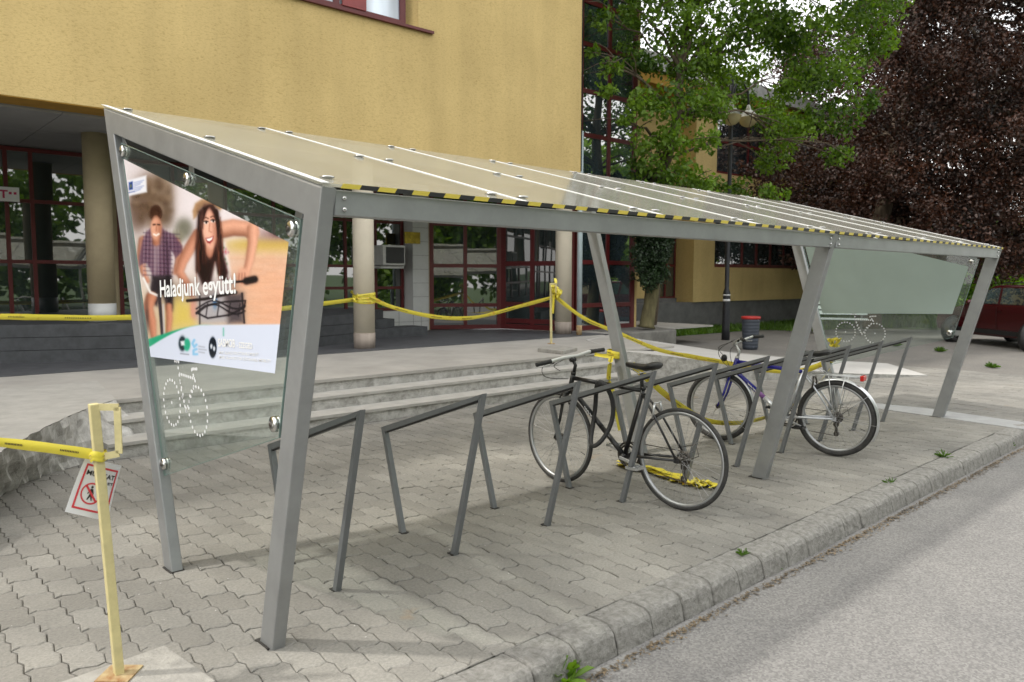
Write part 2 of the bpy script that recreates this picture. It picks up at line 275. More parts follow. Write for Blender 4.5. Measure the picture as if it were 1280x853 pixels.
def pavermat():
    m, nt, b = newmat('concrete_paver'); L = nt.links.new; b.inputs['Roughness'].default_value = .92
    g = N(nt, 'ShaderNodeNewGeometry'); tc = N(nt, 'ShaderNodeTexCoord')
    cr = N(nt, 'ShaderNodeValToRGB'); e = cr.color_ramp.elements; e[0].color = (.214, .208, .194, 1); e[1].color = (.268, .262, .246, 1); L(g.outputs['Random Per Island'], cr.inputs[0])
    n1 = N(nt, 'ShaderNodeTexNoise', i_Scale=.75, i_Detail=7., i_Roughness=.62); L(tc.outputs['Object'], n1.inputs['Vector'])
    c2 = N(nt, 'ShaderNodeValToRGB'); e = c2.color_ramp.elements; e[0].position = .34; e[0].color = (.76, .76, .75, 1); e[1].position = .66; e[1].color = (1.20, 1.18, 1.14, 1); L(n1.outputs['Fac'], c2.inputs[0])
    n2 = N(nt, 'ShaderNodeTexNoise', i_Scale=70., i_Detail=6., i_Roughness=.75); L(tc.outputs['Object'], n2.inputs['Vector'])
    c3 = N(nt, 'ShaderNodeValToRGB'); e = c3.color_ramp.elements; e[0].position = .35; e[0].color = (.74, .74, .74, 1); e[1].position = .68; e[1].color = (1.15, 1.15, 1.14, 1); L(n2.outputs['Fac'], c3.inputs[0])
    a = N(nt, 'ShaderNodeMix', data_type='RGBA', blend_type='MULTIPLY'); a.inputs[0].default_value = 1; L(cr.outputs[0], a.inputs[6]); L(c2.outputs[0], a.inputs[7])
    d = N(nt, 'ShaderNodeMix', data_type='RGBA', blend_type='MULTIPLY'); d.inputs[0].default_value = 1; L(a.outputs[2], d.inputs[6]); L(c3.outputs[0], d.inputs[7])
    # orange-brown stains with a shape of their own
    n3 = N(nt, 'ShaderNodeTexNoise', i_Scale=2.3, i_Detail=5.); L(tc.outputs['Object'], n3.inputs['Vector'])
    c5 = N(nt, 'ShaderNodeValToRGB'); e = c5.color_ramp.elements; e[0].position = .69; e[0].color = (0, 0, 0, 1); e[1].position = .76; e[1].color = (.55, .55, .55, 1); L(n3.outputs['Fac'], c5.inputs[0])
    f = N(nt, 'ShaderNodeMix', data_type='RGBA'); f.inputs[7].default_value = (.25, .17, .10, 1); L(c5.outputs[0], f.inputs[0]); L(d.outputs[2], f.inputs[6]); L(f.outputs[2], b.inputs['Base Color'])
    bp = N(nt, 'ShaderNodeBump', i_Strength=.5, i_Distance=.004); L(n2.outputs['Fac'], bp.inputs['Height']); L(bp.outputs[0], b.inputs['Normal']); return m
M['paver'] = pavermat()
def roughconcrete(name, c1, c2, sc_=5.):
    m, nt, b = newmat(name); L = nt.links.new; b.inputs['Roughness'].default_value = .93; tc = N(nt, 'ShaderNodeTexCoord')
    n1 = N(nt, 'ShaderNodeTexNoise', i_Scale=sc_, i_Detail=12., i_Roughness=.72, i_Distortion=.4); L(tc.outputs['Object'], n1.inputs['Vector'])
    cr = N(nt, 'ShaderNodeValToRGB'); e = cr.color_ramp.elements; e[0].position = .34; e[0].color = c4(c1); e[1].position = .62; e[1].color = c4(c2); L(n1.outputs['Fac'], cr.inputs[0]); L(cr.outputs[0], b.inputs['Base Color'])
    bp = N(nt, 'ShaderNodeBump', i_Strength=1., i_Distance=.02); L(n1.outputs['Fac'], bp.inputs['Height']); L(bp.outputs[0], b.inputs['Normal']); return m
M['riser'] = roughconcrete('weathered_riser', (.24, .235, .215), (.52, .515, .495), 8.)
M['kerb'] = roughconcrete('kerb_concrete', (.17, .165, .148), (.335, .326, .305), 26.)
M['retain'] = roughconcrete('spalled_concrete', (.27, .26, .24), (.58, .57, .545), 6.)
M['tread'] = mat('tread_concrete', (.39, .38, .355), .9, 0, .10, 6, .35, 60)
M['terrace'] = mat('terrace_slab', (.36, .345, .32), .9, 0, .12, 1.6, .3, 60)
M['ramp'] = mat('pale_new_concrete', (.46, .45, .43), .9, 0, .06, 3, .3, 60)
M['strip'] = mat('strip_concrete', (.34, .345, .345), .9, 0, .12, 4, .3, 60)
M['darkfloor'] = mat('dark_floor_tiles', (.085, .088, .095), .55, 0, .2, 5)
KY = -.667
g = MB(); g.add([(-300, -300, -.16), (400, -300, -.16), (400, 400, -.16), (-300, 400, -.16)], [(0, 1, 2, 3)]); struct(g.build('ground', 'grassbase', auto=False))
g = MB(); g.add([(-60, -7.4, -.12), (70, -7.4, -.12), (70, KY - .2, -.12), (-60, KY - .2, -.12)], [(0, 1, 2, 3)]); struct(g.build('road', 'asphalt', auto=False))
g = MB(); g.add([(-60, KY + .01, -.012), (13.4, KY + .01, -.012), (13.4, 9.4, -.012), (-60, 9.4, -.012)], [(0, 1, 2, 3)]); struct(g.build('paving_bed', 'sand', auto=False))
# parking / path asphalt beyond paving
g = MB(); g.add([(13.1, KY + .02, -.004), (45, KY + .02, -.004), (45, 5.2, -.004), (27, 7.0, -.004), (19.5, 9.35, -.004), (9.6, 9.35, -.004), (9.6, 6.4, -.004), (12.3, 4.2, -.004), (13.1, 2.4, -.004)], [tuple(range(9))]); struct(g.build('path', 'asphalt2', auto=False))
# interlocking pavers as real blocks
def pavers():
    Wd, Ln, A, B, gp = .131, .24, .0165, .0135, .0017
    vs = []; fs = []; rnd = random.Random(3)
    def saw(t):
        t = t % 1.
        return (t / .68) * 2 - 1 if t < .68 else 1 - (t - .68) / .32 * 2
    ts = [0, .17, .34, .42, .5, .67, .84, .92, 1.]
    def emit(k, j, x_max):
        y0 = j * Ln + (Ln / 2 if k % 2 else 0); y1 = y0 + Ln
        def bx(kk, y): return kk * Wd - A * saw(y / (Ln / 2) + .5)
        ring = []
        for t in ts: y = y0 + Ln * t; ring.append([bx(k, y), y, 1, 0])
        def cross(yb, rev):
            xa, xb = bx(k, yb), bx(k + 1, yb); o = []
            for t in (.25, .5, .75): o.append([xa + (xb - xa) * t, yb + B * math.sin(2 * math.pi * t), 0, 1])
            return o[::-1] if rev else o
        ring += cross(y1, False)
        for t in reversed(ts): y = y0 + Ln * t; ring.append([bx(k + 1, y), y, -1, 0])
        ring += cross(y0, True)
        cx = (k + .5) * Wd; cy = (y0 + y1) / 2
        if y1 < KY + .03: return
        cy = max(cy, KY + (y1 - KY) * .5)
        P = [(cx + (a[0] - cx) * (1 - 2 * gp / Wd), max(KY + .005, cy + (a[1] - cy) * (1 - 2 * gp / Ln))) for a in ring]
        jx, jy = rnd.gauss(0, .0009), rnd.gauss(0, .0009); tz = rnd.gauss(0, .0012); tx, ty = rnd.gauss(0, .008), rnd.gauss(0, .008)
        P = [(p[0] + jx, p[1] + jy) for p in P]; n = len(P); o = len(vs)
        for sc_, dz in ((1., -.011), (1., -.0035), (None, 0.)):
            for p in P:
                if sc_ is None: q = (cx + (p[0] - cx) * (1 - .006 / Wd * 2 * .9), max(KY + .009, cy + (p[1] - cy) * (1 - .006 / Ln * 2 * .9)))
                else: q = p
                z = dz + tz + (tx * (p[0] - cx) + ty * (p[1] - cy)); vs.append((q[0], q[1], min(z, .0035)))
        for r_ in range(2):
            for i in range(n): a = o + r_ * n + i; b_ = o + r_ * n + (i + 1) % n; fs.append((b_, a, a + n, b_ + n))
        fs.append(tuple(o + 2 * n + i for i in range(n))[::-1])
    for k in range(int(-3.2 / Wd), int(13.1 / Wd)):
        x = k * Wd
        jmax = 4.1 if x < 9.5 else 6.5
        for j in range(int(KY / Ln) - 3, int(jmax / Ln) + 1):
            y = j * Ln
            if x > 7 and y > 4.1 and y < 9 and (x < 10.5): continue
            if x > 8.6 and x < 12. and y > 4.4 - (x - 8.2) * .8 + 1.8: continue
            emit(k, j, 0)
    me = bpy.data.meshes.new('pavement'); me.from_pydata(vs, [], fs); me.materials.append(M['paver']); me.update()
    o = bpy.data.objects.new('pavement', me); COL.objects.link(o); struct(o)
pavers()
# pale concrete strip across the paving at the far end of the shelter
g = MB(); a = [gz(*k, .006) for k in ((1085, 503), (1163, 511), (1278, 527.5), (1290, 538), (1163, 519.8), (1085, 509))]
g.prism([tuple(p) for p in a], (0, 0, -.02)); struct(g.build('concrete_strip', 'strip'))
# kerb stones
def kerb():
    b = MB(); rnd = random.Random(5); x = -6.
    prof = [(KY - .003, -.2), (KY - .003, -.004), (KY - .008, .001), (KY - .08, .003), (KY - .128, .001), (KY - .145, -.002), (KY - .168, -.016), (KY - .180, -.034), (KY - .186, -.055), (KY - .195, -.090), (KY - .202, -.12), (KY - .206, -.2)]
    while x < 34:
        ln = .258 if x < 12 else .5; dz = rnd.gauss(0, .003); dy = rnd.gauss(0, .004); x1 = x + ln - .007
        n = len(prof); mid = 5; ring = []
        xs = [x, x + .005, x + .012] + [x + (ln - .008) * t for t in (.2, .35, .5, .65, .8)] + [x1 - .012, x1 - .005, x1]
        for i, xx in enumerate(xs):
            ins = .007 if i in (0, len(xs) - 1) else 0
            for j, (y, z) in enumerate(prof):
                w = rnd.gauss(0, .0009) if (0 < i < len(xs) - 1 and j > 1) else 0
                ring.append((xx + rnd.gauss(0, .001), y + dy * (j > 1) + (ins if j > 2 else 0) + w, z + dz - ins * (j > 0) + w))
        fs = [(i * n + j, i * n + j + 1, (i + 1) * n + j + 1, (i + 1) * n + j) for i in range(len(xs) - 1) for j in range(n - 1)]
        fs += [tuple(range(n))[::-1], tuple((len(xs) - 1) * n + j for j in range(n))]
        b.add(ring, fs, 0, False); x += ln
    struct(b.build('kerb', 'kerb'))
kerb()
# terrace with three steps
TZ = .42
def terrace():
    b = MB()   # 0 tread, 1 riser, 2 slab, 3 retain, 4 dark floor
    x0, x1 = .75, 8.05
    for i, (y, z) in enumerate(((4.05, .14), (4.37, .28))):
        b.box((x0 - .25 + .1 * i, y + .018, 0), (x1, 4.9, z - .03), 1); b.box((x0 - .25 + .1 * i, y, z - .03), (x1, 4.9, z), 0)
    b.box((x0, 4.71, .0), (x1, 5.3, TZ - .035), 1)
    b.prism([(x0, 4.69, TZ), (x1, 4.69, TZ), (9.4, 4.6, TZ), (10.6, 7.4, TZ), (15, 7.4, TZ), (15, 12, TZ), (-8, 12, TZ), (-8, 1.5, TZ), (-2, 1.7, TZ)][::1], (0, 0, -.035), 2)
    # curved spalled retaining edge on the left
    pts = []
    base = [(-60, 760), (0, 620), (35, 603), (70, 590), (105, 580), (140, 573), (196, 561)]; top = [(-60, 600), (0, 566), (30, 549), (60, 533), (90, 519), (118, 508), (145, 500)]
    B_ = [(-2.6, -.2)] + [tuple(gz(*q, 0.)[:2]) for q in base[1:]]; T_ = [(-2.2, .4)] + [tuple(gz(*q, TZ)[:2]) for q in top[1:]]
    rnd = random.Random(9); nseg = 60; nr = 7; vs = []
    def itp(L_, t): t *= len(L_) - 1; i = min(int(t), len(L_) - 2); f = t - i; return (L_[i][0] * (1 - f) + L_[i + 1][0] * f, L_[i][1] * (1 - f) + L_[i + 1][1] * f)
    for i in range(nseg + 1):
        t = i / nseg; pb = itp(B_, t); pt = itp(T_, t)
        for j in range(nr + 1):
            h = j / nr; w = (noise.noise((t * 22, h * 3, 2)) * .045) * (1 if j < nr else .4); vs.append((pb[0] * (1 - h) + pt[0] * h + w, pb[1] * (1 - h) + pt[1] * h - w * .6, TZ * h + (.012 * noise.noise((t * 30, 1, 0)) if j == nr else 0)))
    fs = [(i * (nr + 1) + j, (i + 1) * (nr + 1) + j, (i + 1) * (nr + 1) + j + 1, i * (nr + 1) + j + 1) for i in range(nseg) for j in range(nr)]
    b.add(vs, fs, 3, False)
    top_ = [vs[i * (nr + 1) + nr] for i in range(nseg + 1)] + [(1.0, 6.2, TZ + .002), (-3, 6.2, TZ + .002), (-8, 3, TZ + .002), (-8, -.2, TZ + .002)]
    b.add([(p[0], p[1], TZ + .004) for p in top_], [tuple(range(len(top_)))], 0)
    o = struct(b.build('terrace', ['tread', 'riser', 'terrace', 'retain', 'darkfloor'])); return o
terrace()
# small overlay slabs: dark floor tiles under the overhang
g = MB(); g.prism([W(-8, 7.28, TZ + .001), W(10.5, 7.28, TZ + .001), W(10.5, 11.4, TZ + .001), W(-8, 11.4, TZ + .001)], (0, 0, .004)); struct(g.build('porch_floor', 'darkfloor'))
# ramp curving off the terrace
g = MB()
tp = [(8.05, 4.69, .42), (8.4, 4.0, .36), (9.2, 3.15, .22), (10.4, 2.2, .10), (11.85, 1.45, .012), (13.2, 2.6, .012), (12.2, 3.5, .07), (11.3, 4.6, .18), (10.6, 7.0, .42), (9.2, 6.4, .424)]
vs = tp + [(p[0], p[1], -.02) for p in tp]; n = len(tp)
vs += [(9.6, 4.3, .30)]
g.add(vs, [(i, (i + 1) % n, 2 * n) for i in range(n)], 0); g.add(vs, [(i, n + i, n + (i + 1) % n, (i + 1) % n) for i in range(n)], 1)
struct(g.build('ramp', ['ramp', 'riser']))
# ================================================================== BICYCLE SHELTER
SH = dict(L=7.975, Lm=4.044, w=.117, t=.06, D=1.128, a=.49, h1=1.867, b=.766, h2=2.527)
RS = (SH['h2'] - SH['h1']) / (SH['D'] + SH['w'] + SH['b'] + SH['a'])   # roof slope
def roofz(y): return SH['h1'] + (y + SH['a']) * RS
shelter = thing('bike_shelter', 'long grey steel bicycle shelter with sloping dusty glass roof and leaning posts on the paving', 'bicycle shelter')
YF, YR = -SH['a'], SH['D'] + SH['w'] + SH['b']
def frame(x):
    w, t = SH['w'], SH['t']; m = .125
    fi = lambda z: w + (-SH['a']) * z / SH['h1']             # inner line of front post
    ri = lambda z: SH['D'] + (YR - SH['D'] - w) * z / SH['h2']
    # inner top corners
    def corner(fun, lo=1., hi=3.):
        for _ in range(60):
            md = (lo + hi) / 2
            if md < roofz(fun(md)) - m: lo = md
            else: hi = md
        return lo
    zf, zr = corner(fi), corner(ri)
    b = MB(); b.prism([(x, 0, -.05), (x, w, -.05), (x, fi(zf), zf), (x, YF, SH['h1'])], (t, 0, 0)); b.build('post', 'steel', shelter, bevel=.006, bdir=(0, -SH['a'], SH['h1']))
    b = MB(); b.prism([(x, SH['D'], -.05), (x, SH['D'] + w, -.05), (x, YR, SH['h2']), (x, ri(zr), zr)], (t, 0, 0)); b.build('post', 'steel', shelter, bevel=.006, bdir=(0, YR - SH['D'] - w, SH['h2']))
    b = MB(); b.prism([(x, YF, SH['h1']), (x, fi(zf), zf), (x, ri(zr), zr), (x, YR, SH['h2'])], (t, 0, 0)); b.build('rafter', 'steel', shelter, bevel=.006, bdir=(0, 1, RS))
for x in (0, SH['Lm'], SH['L']):
    frame(x)
    for y in (0, SH['D']): b = MB(); b.box((x - .010, y + .01, -.01), (x + SH['t'] + .004, y + SH['w'] + .010, .0046)); b.build('foot_gap_shade', 'gap_shade', shelter)
for x0, x1 in ((SH['t'], SH['Lm']), (SH['Lm'] + SH['t'], SH['L'])):
    b = MB(); b.box((x0, YF + .012, 1.772), (x1, YF + .075, 1.864)); b.build('eave_beam', 'steel', shelter, bevel=.004)
    b = MB(); b.box((x0, YR - .09, 2.40), (x1, YR - .03, 2.495)); b.build('rear_beam', 'steel', shelter, bevel=.004)
    for bx_ in (x0 + .035, x1 - .035):
        for z in (1.795, 1.835): b = MB(); b.lathe((bx_, YF + .012, z), [(.001, -.006), (.008, -.006), (.008, 0)], 10, axis='y'); b.build('bolt', 'chrome', shelter)
NP = 8; PW = (SH['L'] + SH['t']) / NP
for i in range(NP):
    x0, x1 = i * PW + .006, (i + 1) * PW - .006; y0, y1 = YF - .004, YR + .02; b = MB()
    z = lambda y: roofz(y) + .004
    b.hexa([(x0, y0, z(y0)), (x1, y0, z(y0)), (x1, y1, z(y1)), (x0, y1, z(y1)), (x0, y0, z(y0) + .012), (x1, y0, z(y0) + .012), (x1, y1, z(y1) + .012), (x0, y1, z(y1) + .012)])
    gpn = b.build('roof_pane', 'roofglass', shelter)
    for cx in (x0 + .09, x1 - .09):
        for cy in (YF + .13, .72, YR - .12):
            b = MB(); cz = z(cy) + .014; b.lathe((cx, cy, cz), [(.001, .0), (.027, .0), (.028, .003), (.024, .006), (.001, .0065)], 18); b.build('clamp', 'chrome', gpn)
for i in range(NP + 1):
    x = min(max(i * PW, .012), SH['L'] + SH['t'] - .012); b = MB(); w_ = .011 if 0 < i < NP else .016
    y0, y1 = YF - .006, YR + .022; z = lambda y: roofz(y) + .0162
    b.hexa([(x - w_, y0, z(y0)), (x + w_, y0, z(y0)), (x + w_, y1, z(y1)), (x - w_, y1, z(y1)), (x - w_, y0, z(y0) + .003), (x + w_, y0, z(y0) + .003), (x + w_, y1, z(y1) + .003), (x - w_, y1, z(y1) + .003)])
    b.build('joint_strip', 'rail', shelter)
# black and yellow edge tape
M['hazyellow'] = mat('hazard_yellow', (.62, .50, .07), .45, 0, .05); M['hazblack'] = mat('hazard_black', (.015, .015, .015), .5)
b = MB(); x = .07; k = 0
while x < SH['L'] + .05:
    x1 = min(x + .0775, SH['L'] + .055); y = YF - .0072; z0, z1 = SH['h1'] + .001, SH['h1'] + .0185; s = .012
    b.add([(x, y, z0), (x1, y, z0), (x1 + s, y, z1), (x + s, y, z1), ], [(0, 1, 2, 3)], k % 2); x = x1; k += 1
b.build('edge_tape', ['hazyellow', 'hazblack'], shelter, auto=False)
def dots(x, side):
    """bicycle pictogram made of white dots, in the plane x"""
    P = []
    def circ(cy, cz, r, n): P.extend([(cy + r * math.cos(2 * math.pi * i / n), cz + r * math.sin(2 * math.pi * i / n)) for i in range(n)])
    def line(a, c, n): P.extend([(a[0] + (c[0] - a[0]) * i / (n - 1), a[1] + (c[1] - a[1]) * i / (n - 1)) for i in range(n)])
    circ(1.125, .905, .118, 22); circ(.775, .905, .118, 22); P.append((1.125, .905)); P.append((.775, .905))
    line((1.0, 1.065), (.81, 1.06), 9); line((1.0, 1.03), (.93, .90), 5); line((.925, .885), (.82, 1.02), 6); line((1.03, 1.13), (.975, .95), 6); line((.84, 1.10), (.80, 1.05), 3)
    line((1.06, 1.125), (1.01, 1.125), 3); line((.83, 1.105), (.775, 1.11), 4); line((.93, .885), (.97, .955), 4)
    b = MB()
    for y, z in P:
        n = 8; r = .0085; b.add([(x, y + r * math.cos(2 * math.pi * i / n), z + r * math.sin(2 * math.pi * i / n)) for i in range(n)], [tuple(range(n))])
    return b
def sidepane(x, poster_side):
    C = [(1.80, 2.305), (-.285, 1.765), (-.065, .905), (1.285, .49)]
    b = MB(); b.prism([(x, y, z) for y, z in C], (.010, 0, 0)); p = b.build('side_pane', 'paneglass', shelter)
    b = MB()
    for i in range(4):
        y0, z0 = C[i]; y1, z1 = C[(i + 1) % 4]; b.beam((x + .005, y0, z0), (x + .005, y1, z1), .009, .0025, side=(1, 0, 0))
    b.build('pane_edge', 'glassedge', p)
    for (y, z), (ty, tz) in (((1.765, 2.255), (.06, .06)), ((.82, 2.015), (0, .08)), ((-.215, 1.735), (-.03, .08)), ((1.275, .555), (.06, -.0)), ((-.03, .955), (-.07, .0))):
        b = MB(); b.lathe((x, y, z), [(.001, -.016), (.018, -.016), (.031, -.010), (.033, -.003), (.033, .0)], 20, axis='x'); b.lathe((x, y, z), [(.001, .010), (.033, .010), (.033, .018), (.001, .018)], 20, axis='x')
        b.lathe((x, y, z), [(.001, -.019), (.009, -.019), (.010, -.0155)], 8, axis='x', mi=1)
        b.build('glass_bolt', ['chrome', 'oily'], p)
        b = MB(); d = Vector((0, ty, tz)); d.normalize(); a = Vector((x + .021, y, z)) - d * .03; e = Vector((x + .021, y, z)) + d * .115; b.beam(a, e, .006, .055, side=(1, 0, 0)); b.build('bracket', 'steel', p, bevel=.002)
    dots(x - .0012 if poster_side < 0 else x - .0012, 0).build('pictogram', 'whitepaper', p, auto=False)
    return p
pane_near = sidepane(.024, -1); pane_far = sidepane(SH['L'] + .024, 1)
PQ = [(1.75, 2.21), (-.19, 1.685), (-.05, 1.165), (1.42, 1.12)]   # TL TR BR BL in (y,z)
b = MB(); xx = SH['L'] + .0225
b.prism([(xx, y, z) for y, z in PQ], (-.002, 0, 0)); o = b.build('poster', 'boardback', shelter); o['label'] = 'blank pale grey-green back of the far poster'

# ---- printed poster on the near side pane (colour attribute on a fine grid)
def poster_colour(Xc, Yc):
    """Xc,Yc arrays: artwork coordinates (739 x 853 sheet); returns rgb (display values)"""
    H = Xc.shape; col = np.zeros(H + (3,))
    def blend(mask, c):
        nonlocal col
        col = col * (1 - mask[..., None]) + np.array(c, float)[None, None, :] / 255. * mask[..., None]
    def sig(d, s): return 1 / (1 + np.exp(-np.clip(d / s, -30, 30)))
    def ell(cx, cy, rx, ry, c, soft=.12, rot=0., al=1.):
        a = math.radians(rot); dx = Xc - cx; dy = Yc - cy; p = (dx * math.cos(a) + dy * math.sin(a)) / rx; q = (-dx * math.sin(a) + dy * math.cos(a)) / ry
        blend(sig(1 - np.sqrt(p * p + q * q), soft) * al, c)
    def poly(pts, c, soft=2.5, al=1.):
        n = len(pts); ins = np.zeros(H, bool); dm = np.full(H, 1e9)
        for i in range(n):
            x0, y0 = pts[i]; x1, y1 = pts[(i + 1) % n]
            cnd = ((y0 > Yc) != (y1 > Yc)); xi = (x1 - x0) * (Yc - y0) / ((y1 - y0) if y1 != y0 else 1e-9) + x0; ins ^= cnd & (Xc < xi)
            L2 = (x1 - x0) ** 2 + (y1 - y0) ** 2; t = np.clip(((Xc - x0) * (x1 - x0) + (Yc - y0) * (y1 - y0)) / max(L2, 1e-9), 0, 1)
            dm = np.minimum(dm, np.hypot(Xc - x0 - t * (x1 - x0), Yc - y0 - t * (y1 - y0)))
        blend(sig(np.where(ins, dm, -dm), soft) * al, c)
    def line(pts, w, c, soft=1.2, al=1.):
        dm = np.full(H, 1e9)
        for i in range(len(pts) - 1):
            x0, y0 = pts[i]; x1, y1 = pts[i + 1]; L2 = (x1 - x0) ** 2 + (y1 - y0) ** 2; t = np.clip(((Xc - x0) * (x1 - x0) + (Yc - y0) * (y1 - y0)) / max(L2, 1e-9), 0, 1)
            dm = np.minimum(dm, np.hypot(Xc - x0 - t * (x1 - x0), Yc - y0 - t * (y1 - y0)))
        blend(sig(w - dm, soft) * al, c)
    def limb2(pts, ws, c, sh=.78, soft=2.2):
        dm = np.full(H, 1e9); sgn = np.zeros(H); ww = np.ones(H)
        for i in range(len(pts) - 1):
            x0, y0 = pts[i]; x1, y1 = pts[i + 1]; L2 = (x1 - x0) ** 2 + (y1 - y0) ** 2; t = np.clip(((Xc - x0) * (x1 - x0) + (Yc - y0) * (y1 - y0)) / L2, 0, 1)
            wi = ws[i] * (1 - t) + ws[i + 1] * t; d_ = np.hypot(Xc - x0 - t * (x1 - x0), Yc - y0 - t * (y1 - y0)); cr_ = ((Xc - x0) * (y1 - y0) - (Yc - y0) * (x1 - x0)) / math.sqrt(L2)
            up_ = (d_ / wi) < (dm / ww); sgn = np.where(up_, cr_ / wi, sgn); dm = np.where(up_, d_, dm); ww = np.where(up_, wi, ww)
        m_ = sig(ww - dm, soft); k_ = np.clip(1 - (1 - sh) * np.clip(np.abs(sgn - .35), 0, 1.3) ** 1.6, .4, 1.1); cc = np.array(c, float)[None, None, :] / 255. * np.stack([k_ ** .8, k_, k_ ** 1.1], -1)
        nonlocal col
        col = col * (1 - m_[..., None]) + cc * m_[..., None]
    rsn = np.random.RandomState(5)
    # backdrop
    col[...] = np.array((226, 218, 222)) / 255.
    m = sig(Yc - 400, 30) * sig(Xc - 380, 40); blend(m, (214, 176, 150))
    m = sig(Yc - (372 - (Xc - 420) * .05), 9) * sig(408 - Yc, 12) * sig(Xc - 400, 25); blend(m, (196, 170, 74))
    m = sig(Yc - 330, 8) * sig(370 - Yc, 8) * sig(Xc - 520, 25); blend(m, (140, 112, 116))
    m = sig(Yc - 470, 40) * sig(Xc - 400, 40); blend(m * .8, (226, 176, 150))
    m = sig(Yc - 540, 40) * sig(430 - Xc, 60); blend(m, (206, 186, 160))
    poly([(215, 560), (300, 600), (300, 680), (200, 690)], (212, 190, 90), 14, .8)
    for cx, cy, rx, ry, c in ((140, 220, 60, 80, (126, 106, 92)), (170, 190, 45, 55, (146, 128, 112)), (90, 270, 36, 70, (120, 100, 90)), (190, 270, 30, 60, (132, 116, 104)), (110, 420, 50, 60, (186, 176, 168)), (255, 330, 30, 36, (126, 124, 112)), (232, 360, 22, 24, (142, 138, 122)), (600, 345, 30, 14, (110, 80, 84))):
        ell(cx, cy, rx, ry, c, .22)
    for i in range(70):
        a = rsn.uniform(0, 6.28); q = rsn.uniform(0, 1) ** .5; ell(140 + 70 * q * math.cos(a), 235 + 85 * q * math.sin(a), rsn.uniform(6, 16), rsn.uniform(6, 16), [(104, 84, 68), (150, 130, 112), (122, 100, 82), (88, 70, 58)][i % 4], .4, 0, .5)
    for i in range(60): line([(410 + rsn.uniform(0, 200), 420 + i * 4), (430 + rsn.uniform(60, 200), 420 + i * 4 + rsn.uniform(-3, 3))], 2., [(236, 190, 160), (204, 158, 128), (226, 172, 140)][i % 3], 3., .35)
    # man on bicycle
    limb2([(112, 372), (102, 430), (110, 480), (126, 516)], [17, 14, 10, 8], (206, 150, 126)); limb2([(226, 378), (240, 412), (232, 452), (222, 486)], [16, 13, 9, 8], (196, 142, 118))
    poly([(124, 338), (148, 320), (168, 320), (188, 336), (222, 352), (250, 392), (250, 414), (226, 434), (210, 408), (208, 500), (146, 506), (134, 470), (120, 452), (96, 462), (96, 430), (108, 372)], (112, 84, 100), 2)
    for i in range(12): line([(104 + i * 12, 332), (98 + i * 13.5, 500)], 1.5, (214, 204, 214), 1.3, .42 if 0 < i < 10 else .15)
    for i in range(11): line([(112, 344 + i * 15), (214 if i > 4 else 240, 350 + i * 15)], 1.3, (60, 40, 70), 1.3, .5)
    poly([(184, 340), (206, 400), (206, 500), (188, 502)], (50, 34, 50), 6, .45); poly([(146, 330), (168, 372), (160, 500), (150, 500)], (226, 216, 214), 4, .35)
    limb2([(157, 350), (157, 378)], [12, 13], (180, 124, 102)); ell(156, 276, 22, 30, (70, 46, 36), .09); ell(157, 328, 19, 42, (212, 158, 134), .08); ell(150, 330, 9, 28, (232, 182, 158), .4, 0, .6); ell(171, 336, 7, 28, (160, 106, 86), .4, 0, .6)
    line([(147, 316), (153, 315)], 2, (60, 36, 32)); line([(162, 315), (169, 316)], 2, (60, 36, 32)); line([(158, 322), (157, 338)], 1.4, (176, 120, 98)); line([(149, 350), (157, 354), (166, 349)], 3, (242, 234, 228), 1.2)
    poly([(142, 498), (208, 496), (218, 560), (214, 622), (196, 618), (182, 566), (172, 566), (160, 604), (142, 596), (134, 556)], (58, 50, 56), 3); poly([(196, 500), (208, 500), (214, 610), (204, 612)], (28, 24, 30), 4, .6)
    limb2([(140, 574), (128, 610), (142, 660), (148, 712)], [20, 18, 15, 10], (206, 146, 120)); limb2([(202, 606), (204, 650), (200, 700)], [12, 12, 9], (204, 146, 120))
    line([(112, 506), (136, 556), (168, 570)], 4, (236, 232, 230)); line([(168, 568), (174, 640), (180, 716)], 6, (70, 62, 68)); line([(182, 600), (186, 716)], 3, (196, 190, 190)); ell(124, 650, 7, 56, (60, 50, 52), .3, 0, .6)
    # woman: arms, torso, hair, hat, face
    limb2([(306, 350), (276, 400), (250, 450), (240, 484), (262, 520), (284, 560)], [20, 20, 17, 15, 14, 12], (212, 156, 132)); limb2([(390, 334), (430, 326), (476, 330), (500, 344)], [30, 30, 28, 24], (224, 172, 148), .7); limb2([(500, 330), (500, 380), (490, 440), (476, 492)], [20, 18, 15, 12], (226, 174, 150))
    poly([(318, 400), (330, 372), (378, 372), (402, 378), (420, 470), (424, 560), (300, 560), (300, 500)], (232, 224, 222), 3); poly([(330, 380), (372, 380), (376, 430), (352, 470), (330, 440)], (212, 158, 136), 4)
    for i in range(44): ell(392 + rsn.uniform(-14, 22), rsn.uniform(385, 520), 3, 4, [(204, 96, 104), (120, 140, 110), (190, 130, 150)][i % 3], .4, 0, .8)
    poly([(286, 268), (296, 240), (318, 226), (350, 222), (378, 236), (392, 256), (384, 266), (352, 244), (318, 256), (300, 288), (290, 296)], (182, 148, 114), 2); poly([(300, 246), (320, 232), (352, 228), (376, 242), (350, 240), (322, 248), (300, 270)], (150, 118, 94), 3, .7)
    poly([(306, 270), (328, 244), (360, 242), (378, 270), (388, 350), (396, 420), (412, 486), (404, 524), (380, 500), (366, 450), (352, 520), (320, 528), (298, 476), (296, 400), (302, 330)], (48, 28, 28), 3)
